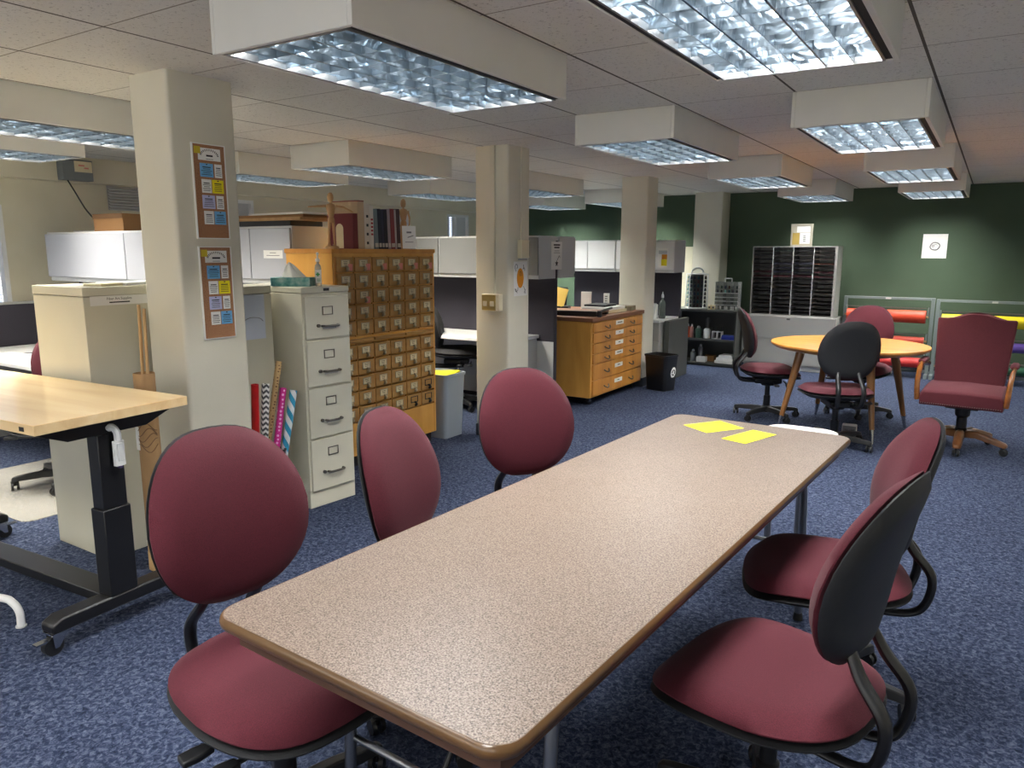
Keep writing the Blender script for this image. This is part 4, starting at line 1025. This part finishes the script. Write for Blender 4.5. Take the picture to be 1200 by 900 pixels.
# yellow book on a stand
t = thing('book_stand', 'black book stand with open wings at the back of the map cabinet', 'stand', (-4.0, 7.05, ZM), 15)
MB().prism([(-.16, -.03), (.18, -.03), (.18, .1), (-.16, .1)], 0, .05).build('base', black_pl, t, bev=.006); MB().slab((0, .06, .15), (1, 0, 0), (0, .35, 1), .30, .20, .01).build('back_plate', black_pl, t)
for k, (x, m_, nm, tl) in enumerate(((-.12, paper_c, 'cream booklet leaning on the black book stand', 4), (-.07, paper_w, 'white booklet leaning beside the yellow book', 6), (.06, mat('yellow_book', rgb(226,190,92), .5), 'yellow covered book leaning on the black book stand', 12))):
    o = MB().box(-.07 if k == 2 else -.03, .07 if k == 2 else .03, 0, .012, 0, .20).build('booklet', m_); c, s = math.cos(math.radians(15)), math.sin(math.radians(15))
    o.location = (-4.0+x*c+.03*s, 7.05+x*s-.03*c, ZM+.0545); o.rotation_euler = (math.radians(-18), math.radians(tl), math.radians(15)); tag(o, nm, 'book')

# wastebasket
t = thing('wastebasket', 'black wastebasket with a white recycling sticker beside the third column', 'wastebasket', (-2.97, 7.66, 0), -15)
mb = MB(); q = rrect(.30, .25, .04, 4)
mb.loft([[(x*s, y*s, z) for x, y in q] for s, z in ((.80, 0), (.83, .006), (.985, .37), (1.03, .372), (1.03, .392), (.97, .392), (.81, .02))]); mb.build('bin_body', black_pl, t, bev=.002)
mb = MB(); q = [(.139+.0125*(z/.1), y, .20+z) for y, z in [(.045*math.cos(2*PI*k/24), .06*math.sin(2*PI*k/24)) for k in range(24)]]
mb.add([(x+.0012, y+.03, z) for x, y, z in q], [tuple(range(24))]); st = mb.build('sticker', paper_w, t, smooth=0)
mb = MB()
for k in range(3):
    a = PI/2+2*PI*k/3; b = a+2*PI/3-.45
    p = [(.025*math.cos(x), .03*math.sin(x)) for x in (a, (a+b)/2, b)]
    for i in range(2):
        (y0_, z0_), (y1_, z1_) = p[i], p[i+1]
        mb.tube([(.142+.0125*(z/.1)+.0006, y+.03, .20+z) for y, z in ((y0_, z0_), (y1_, z1_))], .0045, 6)
mb.build('recycling_arrows', ink, t)

# ------------------------------------------------------------------ black shelf unit
SX0, SX1, SY0, SY1 = -3.60, -2.73, 9.60, 9.95
t = thing('shelf_unit', 'low black metal shelf unit with craft supplies', 'shelf', (SX0, SY0, 0))
SW, SD = SX1-SX0, SY1-SY0
for x in (0, SW-.02): MB().box(x, x+.02, 0, SD, 0, .715).build('side', dark_mt, t)
MB().box(.0205, SW-.0205, SD-.01, SD, .02, .7145).build('back', dark_mt, t)
SZ = (.045, .36, .745)
MB().box(-.005, SW+.005, -.01, SD, .7155, .745).build('top', dark_mt, t, bev=.003)
for z in SZ[:2]: MB().box(.021, SW-.021, -.004, SD-.011, z-.025, z).build('shelf', dark_mt, t)
MB().box(.021, SW-.021, .03, SD-.02, 0, .0195).build('plinth', dark_mt, t)
def jar(x, y, z, r, h, m, label, cat='jar', group=None, cap=None, name='jar'):
    t = thing(name, label, cat, (x, y, z), 0, group)
    MB().lathe([(r*.92, 0), (r, .004), (r, h*.86), (r*.8, h*.95), (r*.6, h)], 14).build('body', m, t)
    if cap: MB().lathe([(r*.5, h+.0005), (r*.5, h+.02), (r*.2, h+.03)], 10).build('cap', cap, t)
    return t
redp = mat('red_paint', rgb(190,52,40), .4); redo = mat('orange_red_paint', rgb(206,84,50), .4); pinkp = mat('pink_paint', rgb(190,130,120), .4)
for k, (x, m_, nm) in enumerate(((-3.50, pinkp, 'pale pink'), (-3.445, redp, 'deep red'), (-3.385, redo, 'orange red'), (-3.335, pinkp, 'pinkish'))):
    jar(x, 9.66, SZ[1]+.001, .024, .15, m_, '%s paint bottle on the middle shelf of the black unit, %s' % (nm, ('leftmost', 'second', 'third', 'fourth')[k]), 'paint bottle', 'red paint bottles', white_lam, 'paint_bottle')
jar(-3.245, 9.67, SZ[1]+.001, .042, .13, mat('green_can', rgb(54,84,72), .4), 'dark green canister with pale lid on the middle shelf', 'canister', cap=light_grey, name='canister')
jar(-3.13, 9.67, SZ[1]+.001, .045, .13, white_lam, 'white plastic tub on the middle shelf', 'tub', name='tub')
jar(-3.155, 9.78, SZ[1]+.001, .03, .26, plain('smoke_grey', 90,92,92), 'tall grey bottle behind the white tub', 'bottle', name='bottle')
t = thing('pencil_caddy', 'white wire caddy of dark markers on the middle shelf', 'caddy', (-2.99, 9.68, SZ[1]+.001))
mb = MB()
for x in (-.06, 0, .06): mb.box(x-.003, x+.003, -.045, .045, 0, .10)
mb.box(-.06, .06, -.045, .045, 0, .004); mb.box(-.063, .063, -.047, -.044, .09, .105); mb.build('frame', white_lam, t)
for k in range(6):
    x = -.05+.02*k+(.004 if k > 2 else -.004)
    o = MB().cyl((-2.99+x, 9.68-.01+.012*(k % 3), SZ[1]+.006), (-2.99+x*1.15, 9.69+.012*(k % 3), SZ[1]+.15+.015*(k % 2)), .005, n=8).build('marker', (ink, panel_dark)[k % 2]); tag(o, 'dark marker pen in the white wire caddy', 'pen', 'markers in the wire caddy')
for k in range(3):
    o = MB().box(-.09, .09, -.06, .06, 0, .018).build('folder', mat('blue_folder_%d' % k, rgb(34+10*k, 54+12*k, 160+10*k), .4)); o.location = (-2.84, 9.70, SZ[1]+.001+.0185*k); o.rotation_euler = (0, 0, .1*k); tag(o, 'blue plastic folder on the middle shelf, %s of three' % ('bottom', 'middle', 'top')[k], 'folder', 'blue folders')
for k, (x, y, r, h, nm) in enumerate(((-3.44, 9.66, .038, .19, 'grey spray bottle at the left of the bottom shelf'), (-3.30, 9.66, .035, .13, 'grey squeeze bottle in the middle of the bottom shelf group'), (-3.235, 9.76, .03, .19, 'tall dark bottle at the back of the bottom shelf'))):
    jar(x, y, SZ[0]+.001, r, h, plain('slate_%d' % k, 84+20*k % 50, 88+20*k % 50, 92+20*k % 50), nm, 'bottle', cap=light_grey, name='bottle')
t = thing('tray', 'small open grey box on the bottom shelf', 'box', (-3.18, 9.66, SZ[0]+.001)); mb = MB(); mb.box(-.06, .06, -.04, .04, 0, .004).box(-.06, .06, -.04, -.036, .004, .07).box(-.06, .06, .036, .04, .004, .07).box(-.06, -.056, -.036, .036, .004, .07).box(.056, .06, -.036, .036, .004, .07); mb.build('box', light_grey, t)
t = thing('tray', 'brown cardboard box at the back of the bottom shelf', 'box', (-3.10, 9.78, SZ[0]+.001)); MB().box(-.06, .06, -.05, .05, 0, .08).build('box', carton, t)
for k in range(3):
    w = (.24, .22, .18)[k]
    o = MB().box(-w/2, w/2, -.10, .10, 0, .036).build('paper_ream', paper_w, bev=.003, seg=1); o.location = ((-2.87, -2.87, -2.85)[k], 9.72, SZ[0]+.001+.0365*k); o.rotation_euler = (0, 0, (-.12, .06, -.05)[k]); tag(o, 'white paper ream on the bottom shelf, %s of three' % ('bottom', 'middle', 'top')[k], 'paper', 'paper reams')
# bottle carousel
ZT = SZ[2]
t = thing('bottle_carousel', 'white carry rack of small paint bottles on the black shelf unit', 'rack', (-3.33, 9.77, ZT), 30)
RW, RD, RH = .25, .25, .46
mb = MB()
for x in (-RW/2, RW/2-.014):
    for y in (-RD/2, RD/2-.014): mb.box(x, x+.014, y, y+.014, .014, RH-.012)
mb.box(-RW/2, RW/2, -RD/2, RD/2, 0, .0138).box(-RW/2, RW/2, -RD/2, RD/2, RH-.0118, RH); mb.build('frame', white_lam, t, bev=.002, seg=1)
MB().box(-RW/2+.055, RW/2-.055, -RD/2+.055, RD/2-.055, .014, RH-.012).build('core', dark_mt, t)
MB().tube([(-.07, 0, RH), (-.065, 0, RH+.045), (0, 0, RH+.075), (.065, 0, RH+.045), (.07, 0, RH)], .011, 8, 5).build('handle', white_lam, t)
cap_cols = [mat('bottle_paint_%d' % k, rgb(*c), .4) for k, c in enumerate(((24,50,48), (30,72,78), (18,30,52), (46,44,60), (64,34,34), (30,30,32), (92,96,98), (130,178,176)))]
cs, sn = math.cos(math.radians(30)), math.sin(math.radians(30))
bm0 = None
for face in (0, 1):
    for r in range(8):
        for c in range(5):
            u = -RW/2+.032+c*(RW-.064)/4; z = .022+r*.0525
            lx, ly = (u, -RD/2+.03) if face == 0 else (-RW/2+.03, u)
            if face == 1 and c == 0: continue
            m_ = cap_cols[(r*3+c*5+face*2) % 6] if face == 0 else cap_cols[(1, 7, 1, 7, 6, 7)[(r+c) % 6]]
            me = MB().lathe([(.013, 0), (.014, .003), (.014, .026), (.009, .03), (.008, .042)], 8)
            o = me.build('paint_bottle', m_); o.location = (-3.33+lx*cs-ly*sn, 9.77+lx*sn+ly*cs, ZT+z)
            tag(o, 'tiny %s paint bottle on the %s face of the white carry rack' % (('dark', 'front') if face == 0 else ('teal or white', 'left')), 'paint bottle', 'paint bottles on the %s face' % ('front' if face == 0 else 'left'))
mb = MB()
# organiser with handle
t = thing('bead_organiser', 'clear compartment organiser with handle on the black shelf unit', 'organiser', (-2.90, 9.74, ZT))
OW, OH = .30, .36
clear_pl = mat('clear_plastic', rgb(190,196,192), .2, alpha=.45)
mb = MB(); mb.box(-OW/2, OW/2, .09, .094, 0, OH)
for x in (-OW/2, -.05, .05, OW/2-.004): mb.box(x, x+.004, -.06, .09, 0, OH)
for z in (0, .06, .11, .16, .215, .27, OH-.004): mb.box(-OW/2, OW/2, -.06, .09, z, z+.004)
mb.build('case', clear_pl, t)
mb = MB()
for z in (.058, .108, .158, .213): mb.box(-OW/2, OW/2, -.066, -.061, z, z+.01)
mb.build('drawer_lip', light_grey, t)
MB().tube([(-.045, 0, OH), (-.045, 0, OH+.04), (-.035, 0, OH+.045), (.035, 0, OH+.045), (.045, 0, OH+.04), (.045, 0, OH)], .007, 8, 2).build('handle', white_lam, t)
for r, (z, n_) in enumerate(((.0045, 7), (.2195, 6), (.2745, 6))):
    for c in range(n_):
        x = -.125+.25*c/(n_-1)
        if any(abs(x-d_) < .018 for d_ in (-.048, .052)): x += .02
        m_ = white_lam if r == 0 else cap_cols[(c*2+r*3) % 8]
        o = MB().lathe([(.012, 0), (.013, .002), (.013, .034), (.007, .04)], 8).build('bead_jar', m_); o.location = (-2.90+x, 9.71, ZT+z); tag(o, 'tiny %s jar in the %s row of the clear organiser' % (('white', 'bottom'), ('dark', 'second'), ('mixed colour', 'top'))[r], 'jar', 'tiny jars in the clear organiser %s row' % ('bottom', 'second', 'top')[r])
for k, (x, nm) in enumerate(((-3.105, 'left'), (-3.055, 'right'))):
    t = thing('glue_box', 'small pale box on the shelf unit top, %s of two' % nm, 'box', (x, 9.66, ZT), 5*k); MB().box(-.02, .02, -.02, .02, 0, .06).build('box', paper_c, t); MB().box(-.01, .01, -.021, -.0202, .015, .04).build('label', ink, t)

# ------------------------------------------------------------------ paper sorter
t = thing('paper_sorter', 'grey paper sorter of four columns against the green wall', 'sorter', (-2.64, 9.86, .69))
PW, PH, PD = 1.02, .872, .34
mb = MB()
for x in (0, PW-.03): mb.box(x, x+(.012 if x == 0 else .03), 0, PD, 0, PH)
mb.box(.012, PW-.03, 0, PD, PH-.012, PH).box(.012, PW-.03, 0, PD, 0, .012).box(.012, PW-.03, PD-.008, PD, .012, PH-.012); mb.build('case', grey_metal, t)
cw = (PW-.042)/4
mb = MB()
for k in range(1, 4): mb.box(.012+cw*k-.004, .012+cw*k+.004, 0, PD-.009, .0125, PH-.0125)
mb.build('divider', light_grey, t)
NS = 16; sh = (PH-.024)/NS
for k in range(1, NS):
    mb = MB()
    for c in range(4):
        x0 = .012+cw*c+.0045; x1 = .012+cw*(c+1)-.0045; z = .012+sh*k
        mb.box(x0, x1, .012, PD-.01, z-.0012, z+.0012); mb.box(x0+cw*.28, x1-cw*.28, .0, .012, z-.003, z+.003)
    mb.build('shelf', sorter_shelf, t)
stk_cols = [mat('sorter_paper_%d' % k, rgb(*c), .8) for k, c in enumerate(((22,20,20), (30,28,30), (24,26,44), (70,24,34), (26,40,34), (92,86,78), (88,44,30), (40,34,30)))]
NUM = ['first', 'second', 'third', 'fourth']
for c in range(4):
    for k in range(NS):
        top = NS-1-k
        ci = 0
        if 3 <= k <= 5 and c in (1, 2): ci = 2
        elif k in (5, 6): ci = 3
        elif c == 3 and k in (3,): ci = 6
        elif c == 3: ci = 7
        elif k >= 10: ci = 1
        elif c == 1 and k == 0: ci = 4
        w = cw-.014; h = .012+.012*((c*7+k*5) % 3)/2
        o = MB().box(-w/2, w/2, 0, PD-.05, 0, h).build('paper_stack', stk_cols[ci])
        o.location = (-2.64+.012+cw*(c+.5), 9.86+.022, .69+.012+sh*top+.0014)
        tag(o, '%s paper in the sorter\'s %s column from left, slot %d from top' % (('black', 'charcoal', 'navy', 'burgundy', 'green', 'grey', 'rust', 'brown black')[ci], NUM[c], k+1), 'paper', 'papers in the sorter')
t = thing('sorter_base', 'grey cabinet base under the paper sorter', 'cabinet', (-2.70, 9.80, 0))
MB().box(0, 1.13, 0, .44, .06, .688).build('body', grey_metal, t, bev=.003); MB().box(.03, 1.10, .03, .42, 0, .0595).build('plinth', light_grey, t)
MB().box(.02, 1.11, -.012, -.0005, .08, .40).build('lower_door', grey_metal, t, bev=.002); MB().box(.02, 1.11, -.012, -.0005, .405, .68).build('upper_door', grey_metal, t, bev=.002)
MB().box(.55, .59, -.022, -.0125, .645, .665).build('latch', dark_mt, t)
t = thing('framed_notice', 'small framed notice standing on the paper sorter', 'frame', (-2.08, 9.97, 1.5625))
mb = MB(); mb.box(-.13, -.115, 0, .02, 0, .275).box(.115, .13, 0, .02, 0, .275).box(-.115, .115, 0, .02, 0, .015).box(-.115, .115, 0, .02, .26, .275); mb.build('frame', dim_paper, t)
mb = MB(); mb.m = 0; mb.box(-.115, .115, .008, .018, .015, .26); mb.build('print_sheet', dim_paper, t)
mb = MB(); mb.m = 0; mb.box(-.06, .10, .006, .0079, .17, .245).box(-.02, .10, .006, .0079, .03, .165); mb.m = 1; mb.box(-.11, -.025, .006, .0079, .02, .165); mb.m = 2
for k in range(4): mb.box(.02, .05, .005, .0059, .06+.02*k, .068+.02*k)
mb.build('print', [light_grey, mat('mustard_print', rgb(150,128,60), .7), ink], t)

# wall sign
t = thing('wall_sign', 'white paper sign with a round grey emblem on the green wall', 'sign', (-.64, WB-.0005, 1.565))
MB().box(-.135, .13, -.0015, -.0002, -.145, .145).build('sheet', paper_w, t)
mb = MB(); ring = []
for k in range(26):
    a = 2*PI*k/26; ring.append((.05*math.cos(a)+.003*math.sin(3*a), -.002, .045*math.sin(a)))
mb.tube(ring+[ring[0]], .0065, 6); mb.tube([(-.02+.012*math.cos(a), -.002, .004+.012*math.sin(a)) for a in [2*PI*k/10 for k in range(11)]], .004, 5); mb.tube([(-.008, -.002, .02), (.015, -.002, .018), (.03, -.002, .012)], .003, 5)
mb.build('emblem', grey_ink, t)

# ------------------------------------------------------------------ paper roll racks
def rack(x0, x1, y, h, label):
    t = thing('roll_rack', label, 'rack', (x0, y, 0)); W = x1-x0
    for x in (.0, W-.04): MB().box(x, x+.04, .0, .04, .05, h).build('upright', rack_grey, t, bev=.003)
    MB().box(.0405, W-.0405, .0, .03, h-.03, h).build('top_bar', rack_grey, t, bev=.003)
    MB().box(.0405, W-.0405, .005, .035, .055, .085).build('bottom_bar', rack_grey, t)
    for x in (.0, W-.04): MB().box(x, x+.04, -.16, .20, .0, .0495).build('foot', rack_grey, t, bev=.004)
    MB().box(W*.5-.03, W*.5+.03, -.003, -.0002, h-.026, h-.006).build('badge', light_grey, t)
    return t
RY = 10.16
rack(-1.555, -.555, RY, .955, 'grey steel rack of red and orange paper rolls against the green wall')
rack(-.54, .63, RY, .945, 'grey steel rack of yellow and purple paper rolls behind the armchair')
def roll(xa, xb, z, r, m, label):
    t = thing('paper_roll', label, 'paper roll', ((xa+xb)/2, RY-.035-r, z), 0, 'paper rolls on the racks'); L = (xb-xa)/2
    MB().cyl((-L, 0, 0), (L, 0, 0), r, n=24).build('roll', m, t)
    MB().cyl((-L-.03, 0, 0), (L+.03, 0, 0), .014, n=10).build('core', kraft, t)
    MB().box(-L, L, -.006, .006, r+.018, r+.034).build('cutter_bar', pew, t)
    for s in (-1, 1): MB().box(s*(L+.02)-.006, s*(L+.02)+.006, -.01, r+.034, -.016, r+.034).build('bracket', rack_grey, t)
rl = lambda n, r, g, b: mat(n, rgb(r, g, b), .5)
roll(-1.49, -.63, .735, .075, rl('red_orange_roll', 206,66,34), 'large red orange paper roll on the top of the left rack')
roll(-1.49, -.63, .445, .05, rl('coral_roll', 200,70,52), 'red paper roll in the middle of the left rack')
roll(-1.49, -.63, .185, .06, rl('red_roll', 196,50,48), 'red paper roll at the bottom of the left rack')
roll(-.465, .555, .715, .07, rl('yellow_roll', 234,208,12), 'yellow paper roll on the top of the right rack')
roll(-.465, .555, .43, .055, rl('purple_roll', 96,72,158), 'purple paper roll in the middle of the right rack')
roll(-.465, .555, .165, .05, rl('green_roll', 28,82,58), 'dark green paper roll at the bottom of the right rack')

# ------------------------------------------------------------------ camera, world, view
cd = bpy.data.cameras.new('camera'); cam = bpy.data.objects.new('camera', cd); COL.objects.link(cam)
cd.sensor_fit = 'HORIZONTAL'; cd.sensor_width = 36; cd.lens = 871.35/1200*36; cd.clip_start = .05
yaw, pit, rol = math.radians(-32.662), math.radians(-10.173), math.radians(.143)
F = Vector((math.sin(yaw)*math.cos(pit), math.cos(yaw)*math.cos(pit), math.sin(pit)))
R0 = Vector((math.cos(yaw), -math.sin(yaw), 0)); U0 = R0.cross(F); R1 = R0*math.cos(rol)+U0*math.sin(rol); U1 = R1.cross(F)
M = Matrix((R1, U1, -F)).transposed().to_4x4(); M.translation = Vector((0, 0, 1.5)); cam.matrix_world = M
SC.camera = cam
w = bpy.data.worlds.new('world'); SC.world = w; w.use_nodes = True
w.node_tree.nodes['Background'].inputs[0].default_value = (.80, .82, .88, 1); w.node_tree.nodes['Background'].inputs[1].default_value = 1.0
vs = SC.view_settings; vs.view_transform = 'Standard'; vs.look = 'None'; vs.gamma = 1; vs.use_curve_mapping = False; vs.exposure = 1.46
SC.cycles.use_denoising = True
SC.cycles.max_bounces = 10; SC.cycles.diffuse_bounces = 4; SC.cycles.glossy_bounces = 6; SC.cycles.transmission_bounces = 6; SC.cycles.transparent_max_bounces = 8
SC.cycles.sample_clamp_indirect = 6; SC.cycles.caustics_reflective = False; SC.cycles.caustics_refractive = False
